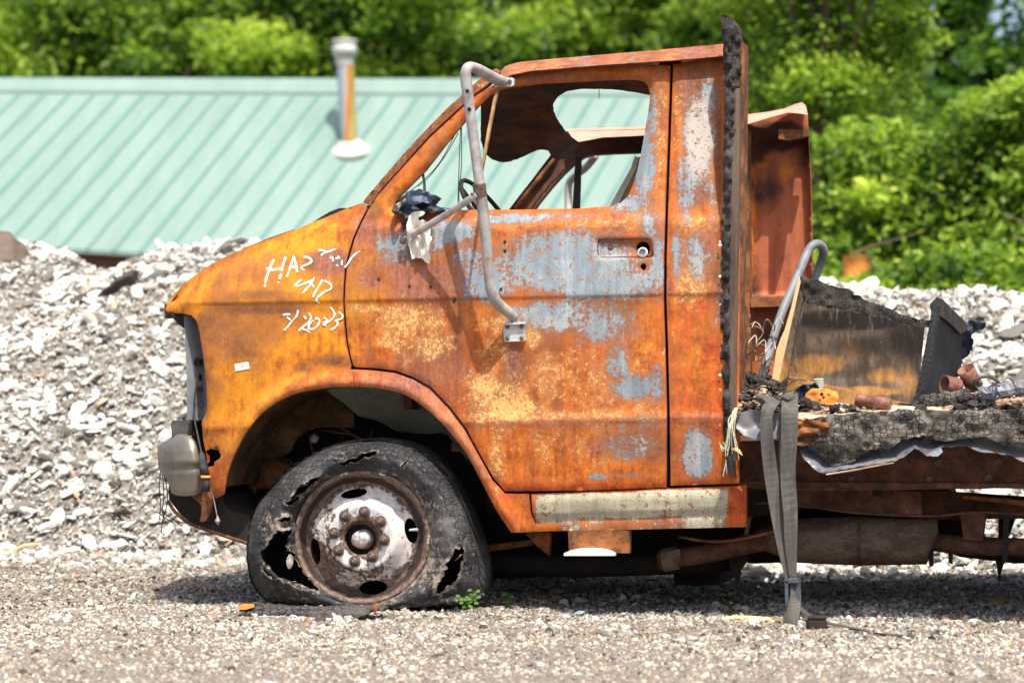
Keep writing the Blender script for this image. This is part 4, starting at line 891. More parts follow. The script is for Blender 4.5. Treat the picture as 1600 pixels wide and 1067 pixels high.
# ---- far side
far_frame = [(782, 345), (797, 325), (813, 304), (832, 280), (850, 256), (864, 238), (872, 222), (880, 206), (900, 205), (1006, 202), (1090, 192), (1170, 186), (1170, 210), (1090, 222), (1006, 239), (960, 240.5), (926, 242.5), (910, 247), (897, 256), (879, 273), (860, 294), (840, 319), (822, 345)]
panel('far_window_frame', far_frame, [], lambda x, y: 1.84+.03*np.clip(np.abs(dseg(x, y, far_frame))/12, 0, 1)-.02*(dseg(x, y, far_frame) < 3), M['inner'], truck, 5, .05)
b = MB(); b.tube([U(806, 326, 1.80), U(842, 280, 1.80), U(868, 248, 1.80), U(886, 236, 1.80)], .011, 8); b.mk('far_pillar_bead', M['liner'], truck, smooth=True)
def wfar(px, py, d):
    o_ = np.maximum.reduce([blobs(px, py, [(1185, 240, 16, 40, .7), (1175, 350, 6, 160, .8), (1230, 270, 20, 20, .6), (1212, 205, 26, 6, .7), (1180, 215, 20, 10, .5)]), np.exp(-d/4)*.5])
    k_ = blobs(px, py, [(1220, 212, 60, 24, 1.0), (1180, 232, 22, 34, .85), (1198, 300, 36, 50, .6), (1215, 390, 50, 60, .42), (1180, 440, 14, 60, .6), (1255, 235, 14, 50, .7), (1200, 470, 60, 9, .9), (1210, 520, 40, 30, .6), (1170, 200, 20, 20, .6)])
    return {'W1': np.stack([o_, k_, 0*px], -1)}
fp = [(1120, 196), (1160, 192), (1200, 180), (1235, 174), (1261, 178), (1263, 209), (1266, 260), (1268, 330), (1269, 400), (1268, 470), (1240, 480), (1235, 560), (1232, 640), (1120, 640)]
def yfp(px, py):
    rec = dseg(px, py, [(1174, 464), (1173, 245), (1177, 228), (1188, 219), (1206, 216), (1262, 214), (1266, 300), (1266, 464)]); ins = pip(px, py, [(1174, 464), (1173, 245), (1177, 228), (1188, 219), (1206, 216), (1262, 214), (1266, 300), (1266, 464)])
    return 1.90+np.where(ins, .075*np.clip(rec/4.5, 0, 1), 0)-.03*np.exp(-(np.abs(py-468)/5)**2)*(px > 1175)
panel('far_rear_panel', fp, [], yfp, M['far_panel'], truck, 4.5, .02, wfar)
b = MB(); b.prism([(1217, 202), (1262, 204), (1263, 212), (1230, 219), (1216, 217)], 1.80, 1.86)
b.prism([(1150, 205), (1170, 204), (1172, 640), (1150, 640)], 1.80, 1.87); b.prism([(1173, 466), (1268, 463), (1268, 470), (1240, 478), (1173, 480)], 1.80, 1.88)
b.each('far_inner_rib', M['liner'], truck)
MY = 2.06
panel('far_door', [(560, 345), (1160, 335), (1155, 755), (800, 768), (751, 711), (704, 636), (646, 589), (560, 573)], [], yb, M['inner'], truck, 30, .02, mirror=MY)
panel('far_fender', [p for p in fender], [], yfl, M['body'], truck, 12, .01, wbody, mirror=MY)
panel('far_sill', [(799, 770), (1166, 757), (1166, 823), (800, 832)], [], .04, M['liner'], truck, 30, .03, mirror=MY)
b = MB(); b.prism([(899, 245), (908, 245), (905, 330), (894, 330)], 1.82, 1.84); b.mk('far_vent_bar', M['black'], truck)
b = MB(); b.tube(bez([U(931, 243, 1.98), U(915, 262, 2.05), (U(897, 276, 2.12)), U(889, 288, 2.15), U(888, 318, 2.15), U(890, 345, 2.12)], 5), .0165, 10); b.mk('far_mirror_bracket', M['galv'], truck, smooth=True)
b = MB(); b.prism([(956, 326), (962, 322), (993, 262), (998, 246), (992, 244), (986, 262), (950, 326)], 1.95, 1.97); b.mk('far_trim', M['cloth'], truck)
b = MB(); b.prism([(968, 332), (1000, 285), (1006, 240), (998, 246), (993, 264), (962, 326)], 1.93, 1.95); b.mk('far_pillar_strip', M['strut'], truck)
# steering wheel
cs = U(770, 346, .62); ax = Vector((.80, -.08, .56)).normalized(); n1 = ax.cross(Vector((0, 1, 0))).normalized(); n2 = ax.cross(n1)
b = MB(); b.tube([cs+(n1*math.cos(a)+n2*math.sin(a))*.185 for a in np.linspace(0, 2*math.pi, 41)], .0085, 8, caps=False)
sw = b.mk('steering_wheel', M['black'], truck, smooth=True)
b = MB(); b.tube([cs-ax*.02, cs-ax*.55], .022, 10)
for a in (.6, 2.7, 4.7): b.tube([cs-ax*.02, cs+(n1*math.cos(a)+n2*math.sin(a))*.183], .007, 6)
b.mk('steering_column', M['black'], sw)
b = MB(); b.prism([(739, 308), (747, 300), (752, 330), (736, 330)], .85, .88); b.mk('dash_bracket', M['steel_plate'], truck)
# hanging windscreen wires
b = MB()
for pts in ([(720, 196, .2), (718, 240, .22), (716, 300, .25), (715, 333, .26)], [(721, 196, .2), (721, 260, .25), (717, 300, .25), (719, 333, .28)], [(716, 208, .2), (698, 240, .25), (672, 275, .3), (652, 292, .3)], [(710, 212, .2), (690, 250, .28), (668, 276, .3), (640, 300, .3)], [(688, 325, .2), (720, 328, .25)], [(936, 138, .9), (936, 155, .9)]):
    b.tube(bez([U(x, y, Y) for x, y, Y in pts], 4), .0016, 5)
b.tube([U(660, 268, .12), U(663, 285, .12), U(664, 322, .12)], .005, 6)
b.each('hanging_wire', M['wire'], truck)

# ---- hood and front
Nt = [(262, 474), (287, 444), (331.6, 412), (379, 389.5), (420, 374), (459, 359.5), (491, 347), (539, 327), (567, 318)]
v = []; f = []; NJ = 17
for (x, y) in Nt:
    yy = float(body_y([x], [y])[0])+.004; a = U(x, y+1.2, yy); 
    for j in range(NJ):
        t = j/(NJ-1); c = .035*math.sin(math.pi*t)**.8; v.append((a.x+(-.10*math.sin(math.pi*t) if x < 270 else 0), yy+(MY-2*yy)*t, a.z+c-.006))
for i in range(len(Nt)-1):
    for j in range(NJ-1): f.append((i*NJ+j, i*NJ+j+1, (i+1)*NJ+j+1, (i+1)*NJ+j))
mk('bonnet', v, f, M['liner'], truck, smooth=True)
b = MB(); b.prism([(456, 362), (400, 383), (379, 391), (379, 388.5), (420, 372), (459, 358.5)], .13, .20); b.mk('bonnet_edge', M['liner'], truck)
b = MB(); b.prism([(488, 348), (500, 340), (515, 331), (530, 325.5), (539, 325), (540, 329), (515, 339)], .35, .75); b.mk('cowl_vent', M['black'], truck)
b = MB()
for yy in (.0,):
    z0 = U(330, 760, .3).z; z1 = U(300, 470, .3).z; x0 = U(300, 600, .3).x
    b.box((x0+.03, MY/2, (z0+z1)/2), (.03, MY-.5, z1-z0)); b.box((x0-.02, MY/2, z1-.04), (.10, MY-.4, .05)); b.box((x0-.02, MY/2, z0+.06), (.10, MY-.4, .08))
b.mk('radiator_support', M['inner'], truck)
hl = [(287, 492), (306, 495), (312, 520), (320, 566), (326, 640), (318, 657), (292, 656), (291, 560), (288, 512)]
panel('headlight_recess', hl, [bez([(311, 561), (317, 566), (312, 572), (306, 566)], 3, True), bez([(312, 583), (316, 590), (312, 596), (308, 590)], 3, True)], lambda x, y: .13+.05*np.clip((x-300)/20, -1, 1), M['recess'], truck, 4, .02)
b = MB(); b.lathe(U(311, 566, .145), (0, -1, 0), [(.017, 0), (.017, .008), (.012, .008), (.012, 0)], 16); b.lathe(U(313, 608, .145), (0, -1, 0), [(.0, .006), (.012, .006), (.012, 0)], 12)
b.prism([(262, 487), (287, 489), (290, 508), (287, 513), (272, 500)], .12, .30)
b.each('headlight_ring', M['black'], truck)
# bumper: pressed steel, with side crease; runs across the front
prof = [(703, -.0), (690, .0), (684, .0)]
bo = [(246, 702), (247, 697), (257, 690), (266, 684), (273, 680), (281, 678), (289, 679), (296, 682), (302, 689), (306, 698), (310, 712), (313, 727), (315, 745), (315, 762), (312, 769), (304, 773.5), (290, 775), (276, 774), (268, 770), (265, 762), (262, 752), (257, 743), (250, 736), (247.5, 731), (246.5, 716)]
def ybump(px, py):
    k = np.clip((300-px)/55, 0, 1); y = .035+.13*k**2+np.interp(py, [678, 692, 704, 722, 730, 738, 775], [.03, .012, .0, -.006, .012, .006, .03]); return y+.02*np.clip((px-300)/15, 0, 1)**2
bp = panel('bumper', bo, [], ybump, M['bumper'], truck, 4, .02, roll=.008)
b = MB()
xb = U(247, 720, .2)
for (za, zb, dx) in ((U(247, 702, .2).z, U(247, 724, .2).z, 0), (U(262, 735, .2).z, U(262, 772, .2).z, .035)):
    n_ = 12; vs_ = []
    for j in range(n_):
        t = j/(n_-1); xx = xb.x+dx+.02-.07*math.sin(math.pi*t); yy = .16+(MY-.32)*t
        vs_ += [(xx, yy, za), (xx, yy, zb), (xx+.03, yy, zb), (xx+.03, yy, za)]
    b.add(vs_, [(j*4+k, j*4+(k+1) % 4, j*4+4+(k+1) % 4, j*4+4+k) for j in range(n_-1) for k in range(4)])
b.mk('bumper_bar', M['bumper'], bp)
b = MB(); b.prism([(267, 661), (270, 657), (291, 656), (295, 660), (294, 681), (281, 678), (268, 683)], .10, .22); b.mk('bumper_rubber', M['rubber'], bp)
b = MB(); b.prism(jag([(262, 768), (300, 776), (346, 772), (352, 790), (365, 800), (392, 806), (392, 846), (384, 848), (366, 841), (348, 835), (325, 828), (303, 819), (284, 806), (272, 792), (265, 780)], .6, 8, 2), .16, 1.86)
b.mk('front_valance', M['black'], truck)
b = MB(); b.tube(bez([U(262, 782, .15), U(276, 802, .15), U(300, 819, .15), U(345, 835, .14), U(388, 849, .14)], 5), .0065, 8); b.mk('valance_edge', M['liner'], truck, smooth=True)
b = MB(); b.prism(jag([(296, 770), (318, 757), (332, 762), (334, 774), (330, 800), (322, 812), (312, 815), (316, 790), (306, 782)], .8, 5, 9), .11, .16); b.mk('torn_bracket', M['liner'], truck)
# marker lamp socket with cable, and hanging sensor
b = MB(); b.tube(bez([U(308, 590, .10), U(303, 640, .10), U(309, 680, .06), U(316, 712, .03)], 5), .0035, 6); b.tube([U(315, 708, .02), U(317, 722, .0), U(320, 742, -.01)], [.008, .014, .016], 10); b.tube([U(322, 744, -.01), U(323, 768, -.01)], [.015, .013], 10)
b.mk('marker_lamp_socket', M['rubber'], truck, smooth=True)
b = MB(); b.lathe(U(321.5, 747, -.012), (.03, 0, 1), [(.016, 0), (.0185, .003), (.0185, .007), (.016, .01)], 14); b.mk('socket_ring', M['orange'], truck)
b = MB(); b.tube(bez([U(329, 764, .0), U(334, 780, .02), U(338, 800, .02), U(340, 808, .02)], 4), .0018, 6); b.tube([U(340, 806, .02), U(340, 814, .02), U(341, 820, .02)], [.003, .010, .002], 8); b.mk('hanging_sensor', M['galv'], truck)
b = MB()
for pts in ([(251, 735), (249, 760), (251, 790), (249, 812)], [(254, 738), (256, 775), (254, 800), (260, 818)], [(258, 742), (262, 780), (256, 806), (252, 828), (257, 836)], [(252, 795), (262, 806), (272, 812), (284, 822)], [(248, 800), (254, 806), (270, 816)]):
    b.tube(bez([U(x, y, .22) for x, y in pts], 4), .0019, 5)
b.each('frayed_front_wire', M['wire'], truck)

# ---- wheel housing and engine bay
def strip3(name, pts, Y0, Y1, mat, n=6, off=0.0):
    v = []; 
    for (x, y) in pts:
        a = U(x, y, Y0)
        for j in range(n): t = j/(n-1); v.append((a.x, Y0+(Y1-Y0)*t, a.z+off*t))
    f = [(i*n+j, i*n+j+1, (i+1)*n+j+1, (i+1)*n+j) for i in range(len(pts)-1) for j in range(n-1)]
    return mk(name, v, f, mat, truck, smooth=True)
AL = ARCH[:i0+6]; AR = ARCH[i0+2:]
strip3('front_wheel_liner', AL, .04, .42, M['well'])
panel('front_splash_panel', jag([(366, 716), (372, 690), (392, 655), (440, 620), (500, 606), (545, 606), (552, 640), (553, 668), (520, 667), (492, 669), (478, 674), (466, 682), (458, 694), (455, 706), (440, 713), (400, 716)], .5, 9, 4), [], lambda x, y: .36+.10*(noise2(x, y, 40, 3)-.5), M['well'], truck, 6, .01)
gl = [(505, 604), (560, 602), (610, 606), (650, 622), (690, 652), (716, 690), (735, 725), (700, 680), (690, 676), (668, 678), (640, 676), (620, 674), (600, 662), (583, 655), (560, 650), (540, 632), (520, 618)]
panel('rear_splash_panel', gl, [], lambda x, y: .16+.28*np.clip((y-600)/80, 0, 1)-.06*np.clip((x-640)/60, 0, 1), M['grey_liner'], truck, 5, .01)
strip3('rear_wheel_liner', AR, .05, .55, M['black'])
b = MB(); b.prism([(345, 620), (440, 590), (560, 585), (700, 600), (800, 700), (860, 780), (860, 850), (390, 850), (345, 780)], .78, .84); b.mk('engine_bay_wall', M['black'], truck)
b = MB()
rr = random.Random(4)
b.tube([U(553, 680, .40), U(480, 668, .42)], .004, 6); b.tube([U(533, 668, .4), U(575, 694, .38)], .007, 6); b.tube([U(482, 676, .45), U(492, 720, .45)], .004, 6)
b.tube(bez([U(455, 720, .5), U(462, 745, .5), U(458, 790, .5)], 4), .010, 8); b.tube(bez([U(378, 722, .45), U(395, 740, .45), U(398, 770, .45)], 4), .009, 8); b.tube([U(425, 715, .5), U(450, 722, .5)], .008, 8)
for i in range(16):
    x = rr.uniform(380, 640); y = rr.uniform(620, 760); b.tube([U(x, y, rr.uniform(.5, .75)), U(x+rr.uniform(-40, 40), y+rr.uniform(-10, 60), rr.uniform(.5, .75))], rr.uniform(.003, .009), 6)
b.each('engine_bay_rod', M['frame'], truck, smooth=True)
b = MB(); b.lathe(U(491, 686, .44), (0.3, -1, .2), [(0, .02), (.015, .018), (.018, .0), (0, -.01)], 12); b.mk('brake_canister', M['galv'], truck, smooth=True)
b = MB(); b.box(U(412, 738, .62), (.10, .05, .12)); b.lathe(U(440, 745, .6), (0, -1, 0), [(0, .03), (.06, .03), (.07, -.02)], 16); b.each('steering_box', M['liner'], truck)

b = MB(); fz = U(900, 700, .1).z; b.box(((U(700, 700, .1).x+U(1150, 700, .1).x)/2, MY/2, fz), (U(1150, 700, .1).x-U(700, 700, .1).x, MY-.3, .03)); b.mk('cab_floor', M['inner'], truck)
b = MB(); xf = U(640, 400, .2).x; b.box((xf, MY/2, (U(640, 345, .2).z+U(640, 640, .2).z)/2), (.03, MY-.34, U(640, 345, .2).z-U(640, 640, .2).z)); b.mk('firewall', M['inner'], truck)
b = MB(); b.box(((xf+U(700, 600, .1).x)/2, MY/2, (fz+U(640, 560, .2).z)/2), (.30, MY-.34, .03), Matrix.Rotation(.75, 3, 'Y')); b.mk('toe_board', M['inner'], truck)

b = MB(); b.box((U(604, 330, .2).x, MY/2, U(604, 350, .2).z), (U(645, 330, .2).x-U(560, 330, .2).x, MY-.36, .03)); b.mk('cowl_panel', M['inner'], truck)

# ---- front wheel
WC = (566.0, 839.5); WS = FPX/9.93
def rp(px, py): return np.hypot(px-WC[0], (py-WC[1])*1.01)
RPR = [(0, -.02), (24, .045), (26, .03), (27, -.006), (50, -.012), (55, -.004), (70, .032), (84, .052), (87, .058), (93, .040), (98, .010), (99.5, -.004), (104, -.010), (106, -.004)]
def yrim(px, py): return .0+np.interp(rp(px, py), [a for a, _ in RPR], [c for _, c in RPR])
def ell(cx, cy, a, b_, th): return [(cx+a*math.cos(t)*math.cos(th)-b_*math.sin(t)*math.sin(th), cy+a*math.cos(t)*math.sin(th)+b_*math.sin(t)*math.cos(th)) for t in np.linspace(0, 2*math.pi, 26)[:-1]]
holes = [ell(553, 771, 21, 7, -.18), ell(642, 829, 20, 10, 1.38), ell(583, 917.5, 22, 11, -.08), ell(493, 861, 21, 7.5, 1.45), [(WC[0]-2+24*math.cos(t), WC[1]+3+24*math.sin(t)) for t in np.linspace(0, 2*math.pi, 30)[:-1]]]
def wrim(px, py, d):
    r_ = rp(px, py); ang = np.arctan2(-(py-WC[1]), px-WC[0])
    disc = np.exp(-((r_-68)/17)**2); ur = .5+.5*np.cos(ang-.9)
    w0 = disc*(.34+.56*ur)+.62*np.exp(-((r_-42)/13)**2)+.30*(r_ > 101); w1 = .22*np.exp(-((r_-42)/12)**2)*(.6+.6*(1-ur))+.30*(r_ > 99)*(1-ur*.5); w2 = .85*np.exp(-((r_-92)/7)**2)+.40*(r_ < 30)+.42*disc*np.clip(-np.sin(ang)-.2, 0, 1)+.5*np.exp(-((r_-54)/3)**2)*(1-ur)  # ring between lip and disc darkened: the barrel slope's shade put into the colour
    return {'W1': np.stack([w0, w1, w2], -1)}
wc = U(WC[0], WC[1], .0)
wh = mk('wheel', [wc, wc+Vector((.001, 0, 0)), wc+Vector((0, .001, 0))], [(0, 1, 2)], M['black'], truck, org=wc) if False else None
wheel = bpy.data.objects.new('wheel', None); COL.objects.link(wheel); wheel.parent = truck; wheel.location = wc-TB; ORG[wheel.name] = wc; wheel.empty_display_size = .1
rim_o = [(WC[0]+106*math.cos(t), WC[1]+105*math.sin(t)) for t in np.linspace(0, 2*math.pi, 73)[:-1]]
panel('rim', rim_o, holes, yrim, M['rim'], wheel, 3.4, .006, wrim)
b = MB(); b.lathe(wc+Vector((0, -.004, 0)), (0, 1, 0), [(105/WS, .004), (108/WS, .006), (108/WS, .016), (102/WS, .05), (96/WS, .075), (92/WS, .26), (100/WS, .27)], 72); b.mk('rim_barrel', M['frame'], wheel, smooth=True)
b = MB(); hc = U(WC[0]-3, WC[1]+3.5, .0); b.lathe(hc, (0, -1, 0), [(0, .020), (.022, .018), (.030, .008), (.033, -.02), (.036, -.05)], 20); b.mk('hub_cap', M['crust'], wheel, smooth=True)
b = MB(); b.lathe(hc+Vector((0, .045, 0)), (0, 1, 0), [(.0, 0), (.058, .0), (.06, .16), (.16, .17), (.16, .2), (0, .2)], 24); b.mk('hub', M['black'], wheel)
nuts = [(569.5, 799.5), (595, 814.5), (600.5, 843), (582.5, 869), (554.5, 876.5), (529, 859.5), (522.5, 832.5), (539, 806)]
b = MB(); n0 = U(nuts[0][0], nuts[0][1], -.012)
b.lathe(n0, (0, -1, 0), [(.0205, -.004), (.0205, .004), (.014, .006)], 14); b.lathe(n0, (0, -1, 0), [(.0150, .0), (.0150, .018), (.0115, .023), (.0, .023)], 6); b.lathe(n0, (0, -1, 0), [(.0075, .02), (.0075, .031), (0, .033)], 8)
ln0 = b.mk('lug_nut', M['bolt'], wheel, org=n0)
for (x, y) in nuts[1:]: copy_to(ln0, wheel, U(x, y, -.012))
b = MB(); b.tube([U(640, 828, .0), U(652, 827, -.012)], [.004, .0055], 8); b.mk('valve_stem', M['steel_plate'], wheel)

tout = bez([(389, 836), (393, 812), (402, 790), (417, 772), (432, 754), (448, 737), (467, 723), (488, 711), (511, 700), (535, 693.5), (565, 689), (594, 688), (616, 691), (637, 697), (655, 705), (673, 715), (691, 727), (708, 742), (721, 760), (732, 780), (742, 803), (751.5, 828), (759, 852), (765, 875), (767, 897), (765, 917), (759, 932), (748, 943), (731, 951), (705, 956), (660, 955), (614, 953), (560, 953), (500, 951), (455, 948), (429, 941), (412, 932), (402, 921), (394, 908), (389, 890), (387, 865)], 3, True)
tout = [(x-17*float(sm((x-640)/115.)), y) for x, y in tout]
tin = [(WC[0]+104.5*math.cos(t), WC[1]+103.5*math.sin(t)) for t in np.linspace(0, 2*math.pi, 60)[:-1]]
tears = [
 [(443, 787), (452, 781), (459, 770), (463, 762), (474, 756), (483, 747), (492, 746), (500, 745), (493, 753), (486, 761), (478, 769), (468, 775), (466, 784), (455, 789)],
 [(528, 724), (540, 720), (548, 716), (556, 716), (563, 708), (571, 708), (580, 704), (590, 704), (587, 711), (578, 715), (569, 714), (560, 721), (548, 724), (538, 727)],
 [(432, 812), (445, 808), (456, 809), (451, 814), (437, 816)],
 [(404, 868), (412, 856), (420, 848), (426, 838), (434, 828), (446, 830), (458, 824), (455, 840), (449, 855), (459, 866), (464, 880), (474, 893), (488, 908), (500, 921), (478, 921), (452, 913), (428, 903), (410, 893)],
 [(722, 853), (726, 862), (728, 872), (722, 880), (719, 892), (713, 905), (706, 915), (694, 919), (687, 929), (680, 922), (686, 910), (694, 898), (695, 884), (703, 872), (709, 860), (718, 857)],
 [(628, 726), (636, 718), (634, 724), (626, 733)], [(642, 700), (650, 706), (648, 709), (641, 704)]]
tears = [jag(t, 1.5 if i in (0, 3, 4) else .9, 3.2, 20+i) for i, t in enumerate(tears)]
def ytyre(px, py):
    dr = np.maximum(rp(px, py)-104, 0); do = dseg(px, py, tout); t = dr/(dr+do+1e-6)
    y = .010-.062*np.sin(math.pi*np.clip(t*1.08, 0, 1))**.8+.075*np.clip((t-.72)/.28, 0, 1)**2
    y += .016*(noise2(px, py, 26, 5)-.5)+.010*(noise2(px, py, 9, 6)-.5)
    dt = np.full(len(px), 1e9)
    for q in tears: dt = np.minimum(dt, dseg(px, py, q))
    return y-.018*np.exp(-(dt/5)**2)*(noise2(px, py, 14, 9)+.2)
def wtyre(px, py, d):
    dt = np.full(len(px), 1e9)
    for q in tears: dt = np.minimum(dt, dseg(px, py, q))
    dr = rp(px, py)-104; do = dseg(px, py, tout)
    w0 = .55*np.exp(-(dt/3.5)**2)+.5*np.exp(-(dr/16)**2)*np.clip((px-WC[0])/50+.2, 0, 1)+blobs(px, py, [(425, 822, 30, 24, .45), (690, 905, 26, 40, .5), (440, 935, 60, 16, .35), (700, 800, 40, 60, .25), (560, 950, 80, 8, .4)])
    return {'W1': np.stack([w0, 1.0*(do < 22)*(py < 900), 0*px], -1)}
tyre = panel('tyre', tout, [tin]+tears, ytyre, M['rubber'], wheel, 4.2, .016, wtyre)
# rolled lips and loose flaps of the torn casing
for pts, r0 in (([(430, 812), (438, 820), (450, 822), (459, 818), (457, 832), (450, 846), (456, 862)], .0065), ([(404, 868), (414, 884), (432, 902), (456, 914), (480, 922), (506, 928), (540, 938)], .011), ([(446, 788), (462, 776), (476, 770), (488, 758), (500, 748)], .006), ([(530, 727), (548, 726), (560, 722), (578, 716), (592, 706)], .0055), ([(686, 932), (696, 922), (712, 914), (719, 898), (722, 880), (727, 862)], .006), ([(612, 950), (650, 944), (690, 938), (730, 936), (757, 928)], .013)):
    b = MB(); rr_ = random.Random(int(r0*9999)); q = bez([tuple(U(x, y, -.040+.012*rr_.random())) for x, y in pts], 5); n_ = len(q)
    b.tube(q, [r0*(.35+.65*math.sin(math.pi*min(max(i/(n_-1), .06), .94)))*rr_.uniform(.6, 1.35) for i in range(n_)], 8, flat=.6)
    mk('torn_rubber_lip', [(x+rr_.gauss(0, .0012), y+rr_.gauss(0, .0012), z+rr_.gauss(0, .0012)) for x, y, z in b.v], b.f, M['rubber'], tyre, smooth=True, attrs={'W1': np.stack([np.full(len(b.v), .30), np.zeros(len(b.v)), np.zeros(len(b.v))], -1)})
v = []; ts = tout[::1]; n_ = 7
for k, (x, y) in enumerate(ts):
    a = U(x, y, .085); cx_ = wc.x; 
    for j in range(n_):
        t = j/(n_-1); yy = .075+.19*t; sh = .014*(1-math.cos((t-.5)*2*1.2)); s = 1+.02*math.sin(math.pi*t)+(.008 if (k+j) % 2 else 0); z = a.z if y > 945 else wc.z+(a.z-wc.z)*s
        v.append((cx_+(a.x-cx_)*s, yy, max(z, .002)))
m_ = len(ts); f = [(i*n_+j, ((i+1) % m_)*n_+j, ((i+1) % m_)*n_+j+1, i*n_+j+1) for i in range(m_) for j in range(n_-1)]
mk('tyre_tread', v, f, M['rubber'], wheel, smooth=False)
panel('tyre_inner_wall', tout, [ell(452, 877, 6, 12, .1), ell(497, 868, 7, 8, .1)], .27, M['black'], wheel, 12, .012)
b = MB(); rr_ = random.Random(12)
for i in range(26):
    sx_, sy_ = rr_.choice([(432, 830), (448, 826), (457, 838), (452, 852), (430, 903), (450, 911), (470, 917), (412, 892), (463, 774), (480, 757), (722, 866), (716, 893), (696, 912)]); a_ = rr_.uniform(0, 6.28); L_ = rr_.uniform(5, 15)
    b.tube([U(sx_, sy_, -.035), U(sx_+math.cos(a_)*L_*.5+1, sy_+math.sin(a_)*L_*.5, -.045), U(sx_+math.cos(a_)*L_, sy_+math.sin(a_)*L_+2, -.03)], .0011, 5)
b.mk('frayed_cord', M['twig'], tyre, kind='stuff')
# far front wheel, flat too: same make, seen only as a dark shape
b = MB(); fc = Vector((wc.x, 1.86, .25)); vs_ = []; n_ = 40
for yy, s in ((1.72, .93), (1.76, 1.), (1.95, 1.), (2.0, .9), (2.0, .5)):
    for k in range(n_):
        a = 2*math.pi*k/n_; vs_.append((fc.x+.40*s*math.cos(a), yy, max(.004, fc.z+.33*s*math.sin(a)) ))
b.add(vs_, [(i*n_+k, i*n_+(k+1) % n_, (i+1)*n_+(k+1) % n_, (i+1)*n_+k) for i in range(4) for k in range(n_)]+[tuple(range(n_))]); b.mk('far_tyre', M['rubber'], truck, smooth=True)
b = MB(); b.lathe(Vector((fc.x, 1.99, .28)), (0, -1, 0), [(.22, -.02), (.2, .05), (.1, .02), (.0, .02)], 30); b.mk('far_rim', M['frame'], truck, smooth=True)
b = MB(); b.tube([Vector((wc.x, .15, wc.z)), Vector((wc.x, .5, wc.z-.02)), Vector((wc.x, 1.5, wc.z-.02)), Vector((wc.x, 1.85, .28))], [.05, .045, .045, .05], 10); b.mk('front_axle', M['frame'], truck)
for k in range(3):
    pass

# ---- mirror bracket on the near side
def TY(px, py, Y): return U(px, py, Y)
mb = bpy.data.objects.new('mirror_bracket', None); COL.objects.link(mb); mb.parent = truck; ORG[mb.name] = U(748, 300, -.25); mb.location = ORG[mb.name]-TB; mb.empty_display_size = .1
b = MB(); path = [(789, 129, .10), (775, 124, .03), (752, 111.5, -.12), (741, 106.5, -.18), (733.5, 105, -.215), (728.5, 110, -.23), (727.8, 122, -.225), (730, 140, -.22), (734, 171, -.215), (741, 225, -.205), (748, 277, -.195), (753, 315, -.18), (757, 350, -.165), (761, 390, -.145), (762.5, 416, -.13), (765, 440, -.115), (768, 455, -.105), (773, 468, -.09), (781, 477, -.07), (793, 487, -.045), (804, 497, -.015)]
P_ = bez([tuple(U(*q)) for q in path], 4); n_ = len(P_)
b.tube(P_, [.0185+.001*math.sin(i*.3) for i in range(n_)], 14); b.mk('tube', M['galv'], mb, smooth=True)
b = MB(); c = U(749.5, 297, -.187); ax_ = (U(753, 315, -.18)-U(748, 277, -.195)).normalized()
b.lathe(c-ax_*.022, ax_, [(.019, 0), (.0225, .001), (.0225, .019), (.021, .021), (.0225, .024), (.0225, .044), (.019, .045)], 20); b.mk('collar', M['bolt'], mb, smooth=False)
b = MB(); b.tube([U(744, 305, -.205), U(738, 309, -.20), U(700, 334, -.12), U(660, 358, -.05), U(646, 366, -.018)], [.009, .0125, .0125, .0125, .012], 10, flat=.7); b.prism([(624, 372), (636, 368), (642, 365), (646, 371), (640, 379), (630, 383), (624, 380)], -.018, -.008); b.mk('lower_arm', M['galv'], mb, smooth=False)
b = MB(); b.lathe(U(630, 375.5, -.016), (0, -1, 0), [(.013, 0), (.013, .006), (.009, .010), (0, .011)], 8); b.lathe(U(738, 304, -.222), (0, -1, 0), [(.006, 0), (.006, .006), (0, .007)], 8); b.each('pivot_bolt', M['bolt'], mb)
b = MB(); b.tube([U(778, 142, .08), U(773, 158, .0), U(764, 205, -.12), U(756, 250, -.15), U(752, 275, -.175)], [.011, .014, .0145, .0125, .009], 8, flat=.45); b.mk('brace', M['strut'], mb, smooth=True)
b = MB(); b.prism([(783, 121.5), (800, 121.5), (803, 124), (802.5, 133), (799, 135.5), (772, 135.5), (782, 131)], .085, .10); b.mk('top_bracket', M['steel_plate'], mb)
b = MB(); b.lathe(U(796.5, 128, .085), (0, -1, 0), [(.008, 0), (.008, .006), (0, .007)], 6); b.mk('bracket_bolt', M['bolt'], mb)
b = MB()
for (x, y, Y) in ((729.5, 142, -.239), (733, 171, -.234)): b.lathe(U(x, y, Y-.0015), (0, -1, 0), [(0, 0), (.0072 if y > 160 else .005, 0), (.0072, -.004)], 12)
b.each('tube_hole', M['black'], mb)
b = MB(); b.prism([(786, 505), (792, 502.5), (812, 502), (820.5, 503.5), (820.5, 531.5), (817, 533), (790, 534), (787.5, 532)], -.014, .0); b.prism([(785.5, 504.5), (820.5, 502.5), (821, 506), (786, 508)], -.030, -.013); fpz = b.mk('foot_plate', M['steel_plate'], mb)
b = MB(); n0 = U(793, 511, -.014)
b.lathe(n0, (0, -1, 0), [(.0072, 0), (.0072, .004), (.0035, .007), (0, .007)], 8); bt = b.mk('bolt', M['bolt'], fpz, org=n0)
for (x, y) in ((815, 510), (793, 528.5), (815.5, 528)): copy_to(bt, fpz, U(x, y, -.014))

